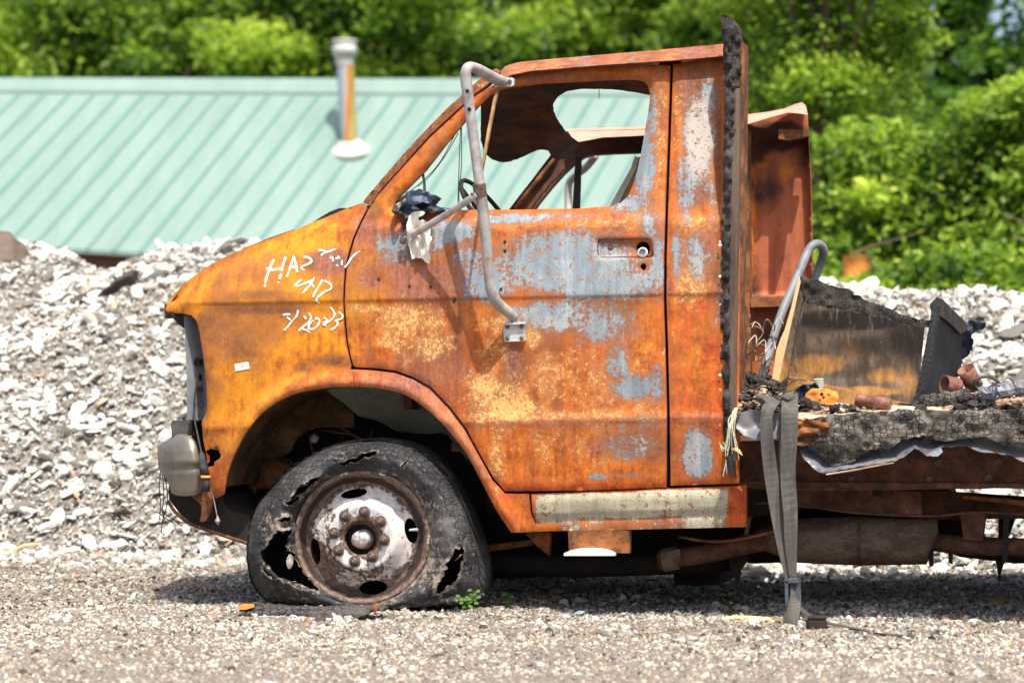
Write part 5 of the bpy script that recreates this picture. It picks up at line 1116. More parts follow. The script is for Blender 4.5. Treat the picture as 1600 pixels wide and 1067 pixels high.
# ---- chalk writing and sticker on the fender
STK = [[(413.5, 448), (416, 435), (420, 424), (424, 413), (428, 406)], [(416.5, 420), (428, 421.5), (441, 419)], [(435, 442), (439, 428), (442, 415), (446, 402)],
       [(448, 432.5), (452, 422), (456, 410), (459, 401)], [(459, 401), (462, 412), (464.5, 425)], [(453.5, 417), (464, 416.5)], [(475, 401), (483, 403), (487, 408.5), (480, 413), (472, 416.5), (471.5, 420), (476, 422.5)],
       [(498, 391), (504, 391), (510, 394)], [(502, 399), (507, 395), (516, 392), (524, 389)], [(516, 402), (519.5, 403), (520.5, 408)], [(525, 404.5), (529, 401.5), (530, 404)], [(526, 414), (527, 415.5)], [(534.5, 407), (534, 414)], [(539, 417.5), (543.5, 412), (547, 406)], [(545, 409.5), (552, 400), (562, 392.5)],
       [(471, 437), (465, 441.5), (461, 446), (468, 446), (480, 441), (490, 437)], [(491, 433.5), (486, 443), (479, 451), (472, 459)], [(483, 441), (489, 446), (490, 449)], [(503.5, 437.5), (497, 449), (491, 459), (489, 464)], [(507, 439), (514, 442), (518, 447), (516, 452), (507, 456), (498, 463), (494.5, 469), (499, 473)],
       [(442.5, 492), (448, 491), (453, 491)], [(447, 494), (454, 500)], [(466, 485), (463, 494), (456, 502), (449, 511), (444, 516)],
       [(475, 494), (478, 498)], [(483, 489), (486, 496), (482, 504), (474, 510), (468, 515), (468, 517)], [(473, 514), (480, 516), (484, 519)], [(495, 497), (487, 503), (482, 511), (487, 514.5), (494, 511), (499, 504), (498, 498), (494, 498)],
       [(506, 496), (511, 500), (506, 504), (505, 508)], [(517, 480.5), (521, 486), (523, 492), (518, 499), (509, 505), (508, 509)], [(530, 487.5), (535, 493), (533, 498), (524, 501), (527, 503), (527, 508), (521, 513), (517, 515)]]
b = MB(); sr = random.Random(3)
CH = []
for s in STK:
    b = MB(); CH.append(b)
    q = bez(s, 6) if len(s) > 2 else [tuple(np.array(s[0])+(np.array(s[1])-np.array(s[0]))*t) for t in np.linspace(0, 1, 5)]
    big_ = 1.0 if s[0][0] < 470 and s[0][1] < 450 else .85
    for i in range(len(q)-1):
        (x0_, y0_), (x1_, y1_) = q[i], q[i+1]; L = math.hypot(x1_-x0_, y1_-y0_)+1e-6; nx_, ny_ = -(y1_-y0_)/L, (x1_-x0_)/L
        wa = 1.55*big_*(.6+.75*sr.random()); dx_, dy_ = (x1_-x0_)/L*.5, (y1_-y0_)/L*.5
        cr = [(x0_-dx_+nx_*wa, y0_-dy_+ny_*wa), (x1_+dx_+nx_*wa, y1_+dy_+ny_*wa), (x1_+dx_-nx_*wa, y1_+dy_-ny_*wa), (x0_-dx_-nx_*wa, y0_-dy_-ny_*wa)]
        ctr = ((x0_+x1_)/2, (y0_+y1_)/2)
        if sr.random() < .09: continue
        yy = yfl(np.array([c[0] for c in cr]), np.array([c[1] for c in cr])) if True else 0
        b.add([U(c[0], c[1], float(t)-.0022-.00002*(i % 3)) for c, t in zip(cr, yy)], [(0, 1, 2, 3)])
g = NG('chalk'); chn = g.noise(230, 3, .6); M['chalk'] = g.done(g.ramp(chn, [(.3, (.66, .60, .52)), (.5, (.80, .78, .74))]), .95)
[c.mk('chalk_stroke', M['chalk'], fd) for c in CH]
sk_ = [(366, 569), (388, 565), (390, 576), (368, 580)]
def on_f(x, y, l): return U(x, y, float(yfl(np.array([x]), np.array([y]))[0])-l)
b = MB(); g_ = [[(366+22*i/4+2*j/2, 569-4*i/4+11*j/2) for j in range(3)] for i in range(5)]
for i in range(4):
    for j in range(2): b.add([on_f(*p, .0025) for p in (g_[i][j], g_[i+1][j], g_[i+1][j+1], g_[i][j+1])], [(0, 1, 2, 3)])
g = NG('white_sticker'); lab = b.mk('sticker', g.done((.80, .78, .76), .6), fd)
b = MB(); g2 = NG('faded_print'); ink = g2.done((.30, .28, .28), .8)
for x0_, w_ in ((371, .5), (373, .8), (375, .5), (378, 1.3), (380.5, .5), (382.5, .8)):
    y0_ = 572-(x0_-371)*.18; b.add([on_f(*p, .0034) for p in ((x0_, y0_-2.2), (x0_+w_, y0_-2.4), (x0_+w_+.5, y0_+2.4), (x0_+.5, y0_+2.6))], [(0, 1, 2, 3)])
b.mk('print', ink, lab)

# ---- charred post and steel channel at the rear edge of the cab
pl = [(1127, 26), (1131, 24), (1144, 28), (1149, 34), (1155, 46), (1156.5, 60), (1156, 90), (1157, 116), (1154, 138), (1149, 143), (1147, 200), (1143, 260), (1141, 350), (1139, 450), (1139, 560), (1140, 660), (1141, 720), (1141, 736), (1134, 740), (1131, 700), (1130, 640), (1127, 560), (1126, 470), (1127, 400), (1129, 300), (1131, 200), (1132, 140), (1130, 100), (1130, 70)]
def ypost(px, py): return -.022+.03*(noise2(px*1.5, py, 9, 4)-.5)+.02*np.clip(np.abs(px-1141)/12, 0, 1)**2
panel('charred_post', jag(pl, .8, 5, 6), [], ypost, M['char_post'], truck, 3.5, .07)
b = MB(); b.prism([(1143, 140), (1156, 138), (1155, 300), (1152, 480), (1150, 640), (1148, 745), (1140, 738), (1138, 500), (1141, 260)], -.012, .10); b.mk('steel_channel', M['char_brown'], truck)
b = MB(); b.prism([(1155, 66), (1163, 68), (1163, 100), (1161, 300), (1158, 480), (1156, 640), (1153, 640), (1153, 480), (1156, 300)], .02, .12); b.prism(jag([(1161, 470), (1167, 480), (1168, 520), (1163, 560), (1163, 600), (1157, 602), (1155, 520)], .7, 7, 4), .16, .2); b.mk('channel_flange', M['liner'], truck)
b = MB()
for y, s_ in ((378, .004), (383, .007), (432, .006), (476, .003), (586, .006), (609, .003), (664, .003)): b.lathe(U(1125, y, -.012), (0, -1, 0), [(0, .002), (s_, .0)], 5)
b.each('paint_fleck', M['cloth'], truck)

# ---- chassis, exhaust, underside
b = MB(); b.prism(jag([(1150, 690), (1290, 688), (1600, 690), (2050, 688), (2050, 757), (1600, 762), (1400, 765), (1250, 767), (1150, 762)], .3, 30, 2), .16, .26)
b.box((U(1600, 762, .16).x-.2, .21, U(1600, 761, .16).z+.004), (2.4, .14, .016)); b.mk('frame_rail', M['frame'], truck)
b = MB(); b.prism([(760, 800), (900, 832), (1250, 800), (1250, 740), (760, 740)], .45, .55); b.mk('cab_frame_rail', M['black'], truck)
b = MB(); b.prism([(1243, 766), (1360, 765), (1439, 768), (1440, 805), (1380, 803), (1243, 792)], .34, .38); b.mk('cross_member_plate', M['frame'], truck)
b = MB(); b.prism([(1363, 765), (1378, 765), (1378, 775), (1363, 774)], .335, .345); b.mk('plate_slot', M['black'], truck)
b = MB(); b.prism([(1440, 766), (1470, 768), (1620, 778), (2050, 790), (2050, 830), (1620, 812), (1590, 810), (1440, 812)], .52, .62); b.mk('spring_hanger_beam', M['frame'], truck)
b = MB(); b.prism([(1505, 774), (1600, 782), (2000, 800), (2000, 806), (1600, 790), (1505, 779)], .40, .50); b.mk('leaf_spring', M['liner'], truck)
b = MB(); b.prism([(1150, 800), (1450, 808), (1480, 812), (1480, 836), (1150, 850)], 1.5, 1.6); b.prism([(1480, 812), (1530, 812), (1530, 842), (1480, 836)], .9, 1.0)
b.prism([(1560, 811), (1585, 811), (1575, 840), (1560, 842)], .8, .9); b.each('far_frame_rail', M['black'], truck)
b = MB()
mz = [U(x, y, .42) for x, y in ((1180, 842), (1246, 844), (1300, 845), (1345, 845), (1400, 845), (1448, 845), (1456, 846), (1460, 848))]
b.tube(mz, [.030, .078, .082, .085, .083, .081, .079, .035], 22); b.mk('muffler', M['muffler'], truck, smooth=True)
b = MB(); b.tube([U(1445, 845, .42), U(1520, 853, .42), U(1640, 856, .42), U(2000, 860, .42)], .032, 14)
b.tube(bez([U(1250, 838, .42), U(1180, 848, .40), U(1120, 861, .36), U(1060, 872, .34), U(1030, 876, .34)], 5), .034, 14); b.mk('exhaust_pipe', M['frame'], truck, smooth=True)
b = MB(); b.lathe(U(1036, 875, .34), (1, 0, .18), [(.036, 0), (.042, 0), (.042, .055), (.036, .055)], 14); b.prism([(1041, 862), (1062, 857), (1064, 876), (1043, 882)], .30, .31); b.each('pipe_clamp', M['muffler'], truck)
b = MB(); b.tube([U(745, 878, .55), U(900, 885, .55), U(1048, 880, .55), U(1150, 872, .60)], [.045, .04, .04, .045], 12); b.mk('driveshaft', M['black'], truck, smooth=True)
b = MB(); b.prism(jag([(700, 740), (1160, 740), (1240, 742), (1250, 878), (1180, 880), (1130, 878), (1122, 914), (1055, 914), (1050, 884), (900, 895), (830, 902), (720, 905)], .6, 14, 8), .80, 1.30); b.mk('underbody_filler_block', M['black'], truck)  # added black block, keeps daylight from showing through the dark underside
b = MB(); b.prism([(1160, 742), (1480, 740), (1490, 800), (1450, 812), (1160, 870)], 1.00, 1.30); b.mk('underbody_filler_slab', M['black'], truck)  # second added black slab, blocks the bright view beneath the frame
b = MB(); b.prism([(1448, 840), (1458, 838), (1458, 884), (1452, 886)], .40, .43); b.prism([(1481, 836), (1489, 836), (1488, 881), (1482, 879)], .42, .44); b.prism([(1568, 800), (1577, 800), (1574, 876), (1566, 878)], .38, .42)
b.prism(jag([(1556, 860), (1574, 862), (1568, 880), (1562, 912), (1559, 900)], .8, 6, 3), .6, .64); b.prism(jag([(1135, 860), (1168, 856), (1165, 878), (1155, 892), (1152, 914), (1147, 900), (1140, 885)], .8, 6, 4), .5, .56)
b.each('exhaust_hanger', M['black'], truck)
b = MB(); b.prism([(1480, 862), (1700, 868), (2000, 872), (2000, 884), (1700, 880), (1585, 880), (1500, 870)], .9, 1.0); b.mk('brake_line_tray', M['black'], truck)
b = MB(); b.prism([(820, 832), (860, 832), (858, 868), (838, 852)], .25, .28); b.prism([(760, 852), (840, 842), (842, 850), (762, 862)], .45, .5); b.each('body_mount', M['liner'], truck)
# rear axle with twin tyres, beyond the right edge of the picture
rx = U(2250, 900, .3).x
for yc in (.12, 1.78):
    b = MB()
    for off in (0, .24): b.lathe(Vector((rx, yc-.02+off-.1, .36)), (0, 1, 0), [(.20, 0), (.30, -.01), (.36, .03), (.372, .1), (.36, .19), (.30, .215), (.20, .2)], 36)
    b.mk('rear_tyre', M['rubber'], truck, smooth=True)
b = MB(); b.tube([Vector((rx, 0.1, .37)), Vector((rx, 1.95, .37))], .05, 12); b.mk('rear_axle', M['frame'], truck)

fr_ = bpy.data.objects['frame_rail']; n0 = U(1290, 735, .16); b = MB(); b.lathe(n0, (0, -1, 0), [(.015, 0), (.015, .004), (.010, .005), (.010, .013), (0, .014)], 8); fb_ = b.mk('bolt', M['bolt'], fr_, org=n0)
for (x, y) in ((1330, 748), (1345, 722), (1452, 748), (1466, 722), (1545, 745), (1560, 720)): copy_to(fb_, fr_, U(x, y, .16))
b = MB(); b.tube(bez([tuple(U(*p)) for p in [(1180, 785, .30), (1260, 790, .28), (1330, 800, .30), (1450, 806, .30), (1530, 800, .30), (1640, 806, .3)]], 5), .005, 6); b.mk('brake_pipe', M['frame'], truck, smooth=True)
b = MB(); b.tube(bez([tuple(U(*p)) for p in [(1060, 838, .3), (1120, 846, .28), (1190, 835, .3), (1240, 818, .3)]], 5), .006, 6); b.mk('fuel_pipe', M['liner'], truck, smooth=True)
b = MB(); b.prism([(1500, 800), (1540, 802), (1535, 846), (1505, 842)], .36, .44); b.mk('shackle', M['frame'], truck)
b = MB(); b.lathe(U(1345, 845, .42)-Vector((.004, 0, 0)), (1, 0, 0), [(.0845, 0), (.088, .002), (.088, .008), (.0845, .010)], 26); b.mk('muffler_seam', M['frame'], bpy.data.objects['muffler'])

# ---- flatbed
b = MB(); x0_ = U(1165, 650, 0).x; x1_ = U(2350, 650, 0).x; zt = U(1400, 641, -.10).z
N_ = 60; M_ = 30; v = []
for i in range(N_):
    for j in range(M_):
        xx = x0_+(x1_-x0_)*i/(N_-1); yy = -.05+2.2*j/(M_-1); v.append((xx, yy, zt-.004+.010*(random.random()-.5)))
fct = [(i*M_+j, (i+1)*M_+j, (i+1)*M_+j+1, i*M_+j+1) for i in range(N_-1) for j in range(M_-1)]
b.add(v, fct); b.add([(x0_, -.05, zt-.05), (x1_, -.05, zt-.05), (x1_, 2.15, zt-.05), (x0_, 2.15, zt-.05)], [(0, 3, 2, 1)]); b.mk('deck_boards', M['char_brown'], truck)
top = [(1268, 653), (1290, 649), (1340, 644), (1420, 641), (1500, 640.5), (1600, 640), (1750, 640), (2350, 640)]
bot = [(2350, 700), (1700, 698), (1620, 694), (1600, 690), (1570, 696), (1540, 682), (1500, 684), (1470, 690), (1455, 680), (1430, 682), (1410, 686), (1395, 700), (1380, 704), (1360, 702), (1345, 712), (1330, 722), (1310, 727), (1300, 728), (1290, 720), (1280, 708), (1275, 698), (1262, 690), (1272, 682), (1290, 670), (1292, 660)]
panel('charred_beam', jag(top+bot, .9, 6, 12), [], lambda x, y: -.12+.018*(noise2(x, y, 12, 6)-.5)+.012*(noise2(x, y, 5, 7)-.5)+.02*np.clip((y-690)/30, 0, 1), M['char'], truck, 4.2, .09)
sheet = [(1240, 670), (1246, 690), (1250, 706), (1262, 722), (1272, 733), (1286, 739), (1305, 736), (1340, 729), (1376, 724), (1400, 719), (1412, 714), (1422, 706), (1430, 700), (1436, 702), (1446, 711), (1465, 713), (1474, 706), (1470, 698), (1510, 698), (1518, 700), (1532, 706), (1552, 707), (1580, 712), (1600, 722), (1700, 728), (2350, 730), (2350, 670), (1500, 660), (1300, 655)]
def ysh(x, y): bt = np.interp(x, [1240, 1286, 1400, 1430, 1446, 1470, 1530, 1600], [700, 739, 719, 700, 711, 700, 706, 722]); k = np.clip((y-(bt-24))/24, 0, 1); return -.06-.07*k**2+.02*(noise2(x, y, 18, 9)-.5)
panel('torn_steel_skirt', jag(sheet, .5, 6, 31), [], ysh, M['grey_sheet'], truck, 4.5, .004)
b = MB(); b.tube(bez([U(1291, 741, -.14), U(1330, 735, -.14), U(1372, 727, -.135), U(1397, 723, -.13)], 4), [.0028]*12+[.001], 6); b.mk('bright_torn_edge', M['ash_wood'], truck)
# end of the deck: splintered wood and rusted rag of sheet
panel('deck_end_sheet', jag([(1150, 648), (1170, 640), (1240, 648), (1240, 690), (1225, 686), (1200, 684), (1185, 688), (1170, 684), (1158, 676), (1150, 668)], .6, 5, 3), [], lambda x, y: -.10+.05*(noise2(x, y, 22, 4)-.5)-.04*np.clip((y-670)/18, 0, 1), M['grey_sheet'], truck, 4, .005)
panel('splintered_wood', jag([(1246, 655), (1268, 652), (1286, 652), (1296, 660), (1292, 672), (1276, 680), (1262, 694), (1250, 697), (1240, 690), (1236, 670)], .9, 4, 5), [], lambda x, y: -.13+.04*(noise2(x*1, y*3, 14, 4)-.5), M['liner'], truck, 3.5, .03)
def chunk(b, c, size, seed, rot=None):
    v, f = ICO[2]; pv, _ = rock_proto(2, seed, 9, (1, 1, 1)); Rt = Matrix.Rotation(random.Random(seed).uniform(0, 6.28), 3, 'Z') @ Matrix.Rotation(random.Random(seed+9).uniform(-.5, .5), 3, 'Y') if rot is None else rot
    b.add([Rt @ Vector((p[0]*size[0], p[1]*size[1], p[2]*size[2]))+Vector(c) for p in pv], [tuple(q) for q in f])
tpw = [(1236, 646), (1262, 642), (1300, 634), (1340, 631), (1390, 634), (1440, 634), (1500, 638), (1500, 641), (1400, 643), (1340, 646), (1290, 651), (1262, 655), (1236, 655)]
panel('split_board', jag(tpw, .5, 6, 8), [jag([(1260, 647), (1290, 644), (1330, 640), (1348, 641), (1330, 645), (1285, 649)], .5, 4, 3)], lambda x, y: -.13+.15*np.clip((652-y)/15, 0, 1)+.015*(noise2(x, y*3, 12, 4)-.5), M['ash_wood'], truck, 3.2, .05)

# =================================================================== LOOSE THINGS
XV = Vector((1, 0, 0))
def thing(name, px, py, Y, label, cat, group=None): return root(name, U(px, py, Y), label, cat, group)

# ---- scorched cabinet lying tilted on the deck
cb = thing('charred_cabinet', 1320, 636, .5, 'tilted scorched open cabinet standing on the flatbed behind the cab', 'cabinet')
cpan = [(1250, 470), (1445, 508), (1432, 636), (1372, 626), (1212, 598), (1228, 560)]
def wcab(px, py, d):
    t = blobs(px, py, [(1275, 570, 40, 18, .75), (1240, 590, 30, 10, .85), (1320, 612, 110, 8, .85), (1385, 588, 30, 14, .5), (1418, 600, 18, 36, .6), (1330, 545, 20, 16, .25), (1260, 540, 14, 20, .3)])
    k = blobs(px, py, [(1330, 500, 120, 18, .95), (1420, 530, 50, 40, .75), (1360, 540, 80, 22, .65), (1280, 505, 40, 22, .65), (1430, 560, 14, 50, .6), (1350, 580, 30, 12, .5), (1400, 570, 30, 10, .4)])
    return {'W1': np.stack([t, k, 0*px], -1)}
panel('back_panel', cpan, [], lambda x, y: .64+.04*(y > 0)-.03*np.clip((y-590)/40, 0, 1), M['cab_panel'], cb, 5, .01, wcab)
b = MB(); b.prism([(1214, 602), (1230, 586), (1232, 588), (1300, 604), (1430, 633), (1430, 638), (1320, 632), (1214, 606)], .46, .60); 
panel('bottom_board', [(1212, 600), (1231, 588), (1300, 604), (1372, 622), (1431, 632), (1430, 639), (1340, 634), (1212, 610)], [], .48, M['cab_panel'], cb, 5, .12, lambda x, y, d: {'W1': np.stack([.95+0*x, 0*x, 0*x], -1)})
panel('left_stile', [(1247, 440), (1250, 433), (1268, 438), (1264, 455), (1253, 474), (1241, 530), (1231, 588), (1214, 602), (1221, 560), (1232, 520)], [], .44, M['cab_panel'], cb, 4, .03, lambda x, y, d: {'W1': np.stack([.25+.7*np.clip((y-540)/40, 0, 1), .2*(y < 500), 0*x], -1)})
b = MB(); b.prism([(1247, 434), (1249, 432), (1251, 440), (1232, 525), (1223, 565), (1216, 602), (1205, 601), (1213, 547), (1220, 528), (1226, 515), (1238, 474), (1243, 452)], .425, .46); b.mk('front_edge', M['cream'], cb)
panel('top_rail', jag([(1248, 432), (1256, 433), (1269, 437), (1300, 446), (1322, 452), (1338, 461), (1352, 468), (1380, 479), (1405, 490), (1421, 496), (1454, 500), (1452, 512), (1410, 505), (1370, 496), (1320, 484), (1262, 474), (1256, 462)], 1.0, 4, 2), [], lambda x, y: .43+.015*(noise2(x, y, 9, 4)-.5), M['char_post'], cb, 3.6, .05)
panel('right_post', [(1453, 475), (1464, 464), (1468, 467), (1468, 490), (1458, 540), (1447, 600), (1435, 640), (1424, 637), (1434, 600), (1446, 540), (1455, 490)], [], lambda x, y: .40+.004*np.sin((x+(y-465)*.235)*1.1), M['soot_board'], cb, 3.2, .06)
def yside(x, y): return .44+.50*np.clip((x-(1468-(y-487)*.21))/48, 0, 1)
panel('side_board', [(1467, 486), (1485, 500), (1504, 518), (1502, 564), (1497, 588), (1482, 604), (1468, 615), (1436, 638), (1447, 600), (1459, 540)], [], yside, M['soot_board'], cb, 5, .02)
panel('side_top_rail', [(1464, 466), (1470, 466), (1490, 485), (1509, 504), (1512, 516), (1501, 521), (1485, 506), (1468, 492)], [], lambda x, y: .41+.5*np.clip((x-1468)/44, 0, 1), M['char_post'], cb, 4, .04)
panel('burnt_shred', jag([(1506, 507), (1516, 502), (1527, 503), (1541, 504), (1539, 511), (1526, 518), (1516, 523), (1521, 535), (1519, 546), (1512, 556), (1503, 561), (1500, 590), (1496, 588), (1500, 540), (1500, 516)], .9, 4, 5), [], lambda x, y: .95+.10*(noise2(x, y, 12, 3)-.5), M['melt'], cb, 3.2, .02)
b = MB(); b.prism([(1233, 574), (1239, 572), (1242, 586), (1233, 588)], .425, .437); b.mk('hinge_plate', M['strut'], cb)

# ---- bent tube frame of a hand cart leaning behind the cabinet
hc_ = [(1207, 532, .55), (1222, 488, .6), (1240, 446, .66), (1256, 408, .72), (1262, 394, .74), (1268, 385, .75), (1276, 381, .77), (1284, 385, .80), (1287, 394, .82), (1284, 406, .84), (1277, 425, .85), (1268, 452, .85), (1250, 520, .85), (1235, 600, .85)]
b = MB(); b.tube(bez([tuple(U(*q)) for q in hc_], 5), .0160, 14); b.tube([U(1207, 532, .55), U(1188, 600, .45)], .016, 12)
M['cart'] = simple('blue_grey_tube', [(.3, (.10, .095, .09)), (.5, (.20, .21, .22)), (.75, (.30, .29, .28))], 12, .5, .2, .001)
b.mk('cart_handle', M['cart'], label='bent grey tube handle leaning against the left end of the scorched cabinet', cat='tube handle', smooth=True)

# ---- zigzag seat springs
def spring_path(x0, y0, x1, y1, Y, n, amp, seed):
    r = random.Random(seed); pts = []; dx, dy = x1-x0, y1-y0; L = math.hypot(dx, dy); nx_, ny_ = -dy/L, dx/L
    for i in range(n*4+1):
        t = i/(n*4); s = math.sin(i*math.pi/2)*amp*(1+.2*r.uniform(-1, 1)); bul = math.cos(i*math.pi/2)*L/n*.10
        pts.append(tuple(U(x0+dx*t+nx_*s+dx/L*bul, y0+dy*t+ny_*s+dy/L*bul, Y+.03*r.uniform(-1, 1))))
    return bez(pts, 4)
for i, (a, lab) in enumerate([((1168, 512, 1222, 506, .50, 3, 9), 'topmost bare zigzag seat spring behind the charred post'), ((1166, 530, 1210, 545, .42, 3, 9), 'zigzag seat spring below the topmost one'), ((1166, 550, 1208, 566, .46, 3, 8), 'lowest rust coloured zigzag seat spring'), ((1152, 465, 1166, 500, .45, 2, 8), 'small coiled spring beside the steel channel'), ((1180, 500, 1198, 580, .55, 3, 10), 'upright rusty zigzag seat spring in the spring tangle')]):
    b = MB(); b.tube(spring_path(*a, seed=i+3), .0024, 6); b.mk('seat_spring', M['spring' if i in (0, 1, 3) else 'strut'], label=lab, cat='seat spring', group='bare seat springs behind the cab', smooth=True)

# ---- heap of burnt scraps (nobody could count it)
b = MB(); r = random.Random(11)
def heapz(px, Y): return 0
for i in range(420):
    px = r.choice([r.gauss(1195, 26), r.gauss(1190, 20), r.uniform(1160, 1262), r.uniform(1436, 1600), r.gauss(1560, 26), r.uniform(1240, 1440)])
    if px < 1158 or px > 1640: continue
    hmax = np.interp(px, [1158, 1175, 1200, 1235, 1262, 1330, 1436, 1500, 1560, 1600, 1640], [50, 58, 50, 28, 12, 5, 8, 20, 28, 34, 34]); up_ = r.random()**1.4*hmax
    Y = r.uniform(-.05, .45)+up_*.004; c = U(px, 640-up_, Y); s = r.uniform(.006, .024)
    chunk(b, c, (s*r.uniform(.8, 2.2), s, s*r.uniform(.3, .8)), r.randint(0, 9999))
b.mk('burnt_scraps', M['char_post'], kind='stuff', label='heap of black burnt scraps on the deck')
b = MB()
for i in range(420):
    px = r.choice([r.uniform(1150, 1250), r.uniform(1150, 1200), r.uniform(1440, 1620), r.uniform(1260, 1440)]); Y = r.uniform(-.10, .3)
    hm = np.interp(px, [1150, 1200, 1250, 1440, 1600], [30, 44, 10, 8, 28]); c = U(px, 645-r.random()**1.5*hm, Y); s = r.uniform(.003, .010)
    chunk(b, c, (s*r.uniform(.8, 2.5), s, s*r.uniform(.2, .6)), r.randint(0, 9999))
b.mk('pale_ash_scraps', M['ash_wood'], kind='stuff', label='pale splinters and ash on the deck')
b = MB()
for i in range(60):
    px = r.uniform(1540, 1620) if r.random() < .5 else r.uniform(1160, 1230); c = U(px, r.uniform(602, 636), r.uniform(-.05, .3))
    a = r.uniform(0, 3.1); d = Vector((math.cos(a), r.uniform(-.3, .3), math.sin(a)*.5))*r.uniform(.02, .08); m_ = c+d*.5+Vector((0, 0, r.uniform(-.01, .02)))
    b.tube(bez([tuple(c), tuple(m_), tuple(c+d)], 3), r.uniform(.0012, .003), 5)
b.mk('burnt_wire_tangle', M['wire'], kind='stuff', label='tangle of thin burnt wire on the deck')

def blobpanel(name, pts, Y, mat, label, cat, th=.03, sp=3.5, amp=.03, seed=1, j=.7, group=None, ns=10):
    o = panel(name, jag(pts, j, 4, seed), [], lambda x, y: Y+amp*(noise2(x+seed*7, y, ns, seed)-.5)+amp*.4*(noise2(x, y+seed*3, ns*.4, seed+1)-.5), mat, None, sp, th, label=label, cat=cat, group=group); return o
blobpanel('orange_plate', [(1255, 627), (1262, 612), (1268, 607), (1290, 606), (1296, 609), (1309, 612), (1310, 622), (1303, 633), (1280, 631)], .02, M['orange'], 'bright orange torn plate lying on the deck in front of the cabinet', 'plate', .008, amp=.01)
b = MB(); 
for (x, y, s) in ((1284, 616, 3), (1287, 621, 2.2), (1295, 617, 1.6), (1281, 625, 1.4)): b.lathe(U(x, y, -.0), (0, -1, 0), [(0, .006), (s/450, .006), (s/450, .0)], 7)
orp = bpy.data.objects['orange_plate']; b.each('scorch_hole', M['black'], orp)
b = MB(); c = U(1280, 612, .12); pr = []
for k in range(6): pr += [(.0155, k*.0075), (.0175, k*.0075+.002), (.0175, k*.0075+.004), (.0155, k*.0075+.006)]
b.lathe(c, (-.05, 0, 1), [(0, 0)]+pr+[(.013, .045), (0, .045)], 18); b.mk('threaded_bottle_neck', M['cable_pale'], label='cream threaded bottle neck standing behind the orange plate', cat='bottle neck', smooth=True)
b = MB(); b.lathe(U(1337, 624, .0), (1, -.05, -.13), [(0, 0), (.018, .0), (.0195, .01), (.0195, .055), (.021, .058), (.021, .112), (.019, .118), (.012, .121), (0, .118)], 20); b.mk('rusty_canister', M['copper'], label='small rust red canister lying at the foot of the cabinet', cat='canister', smooth=True)
def log(name, p0, p1, rad, mat, label, cat, seed, group=None, flat=.7):
    a = U(*p0); c = U(*p1); n = 14; b = MB(); r = random.Random(seed); pts = [a.lerp(c, i/n)+Vector((0, 0, r.uniform(-1, 1)*rad*.12)) for i in range(n+1)]
    b.tube(pts, [rad*(.75 if i in (0, n) else 1)*r.uniform(.82, 1.12) for i in range(n+1)], 9, flat=flat)
    v = [(x+r.gauss(0, rad*.06), y+r.gauss(0, rad*.06), z+r.gauss(0, rad*.06)) for x, y, z in b.v]; b.v = v
    return b.mk(name, mat, label=label, cat=cat, group=group)
log('charred_log', (1438, 629, .05), (1516, 618, .1), .024, M['char'], 'grey charred length of wood lying right of the cabinet foot', 'charred wood', 3)
log('charred_stick', (1236, 622, .02), (1282, 636, -.03), .016, M['char_post'], 'short black charred stick left of the orange plate', 'charred stick', 4)
log('charred_rod', (1166, 590, .2), (1206, 602, .15), .013, M['soot_board'], 'dark burnt rod sloping behind the strap knot', 'rod', 5)
log('grey_roll', (1530, 618, .1), (1612, 606, .12), .030, M['grey_sheet'], 'pale grey rolled sheet at the right edge of the deck', 'rolled sheet', 6)
log('ash_stick', (1555, 630, .0), (1610, 622, .05), .012, M['ash_wood'], 'pale ashy stick in front of the grey roll', 'stick', 7)
blobpanel('blue_melted_lump', [(1239, 614), (1246, 605), (1258, 600), (1272, 599), (1281, 604), (1280, 610), (1268, 612), (1262, 620), (1252, 626), (1243, 622)], .10, M['melt'], 'dark blue melted lump between the strap and the orange plate', 'melted lump', .04, 3, .05, 4)
for i, (px, py, Y, ln, rr_, ax_, lab) in enumerate([(1498, 604, .20, .060, .030, (-.75, -.6, .12), 'rust red tin cup lying open right of the cabinet'), (1524, 606, .25, .080, .030, (-.38, -.45, .8), 'curled rusty tin beside the lying tin cup')]):
    b = MB(); b.lathe(U(px, py, Y), ax_, [(rr_*.9, 0), (rr_, .004), (rr_*1.05, ln), (rr_*.98, ln), (rr_*.9, .008), (0, .008)], 18); o = b.mk('rusty_tin', M['copper'], label=lab, cat='tin', group='rusty tins on the deck', smooth=True)
b = MB(); r = random.Random(5); pts = []
for i in range(60): a = i*.55; pts.append(tuple(U(1541, 600, .2)+Vector((math.cos(a)*(.040+.006*math.sin(i*.7)), .012*math.sin(i*.31), math.sin(a)*.024))))
b.tube(bez(pts, 2), .0032, 6); b.mk('wire_coil', M['wire'], label='coil of burnt grey cable on the deck right of the curled tin', cat='cable coil', smooth=True)

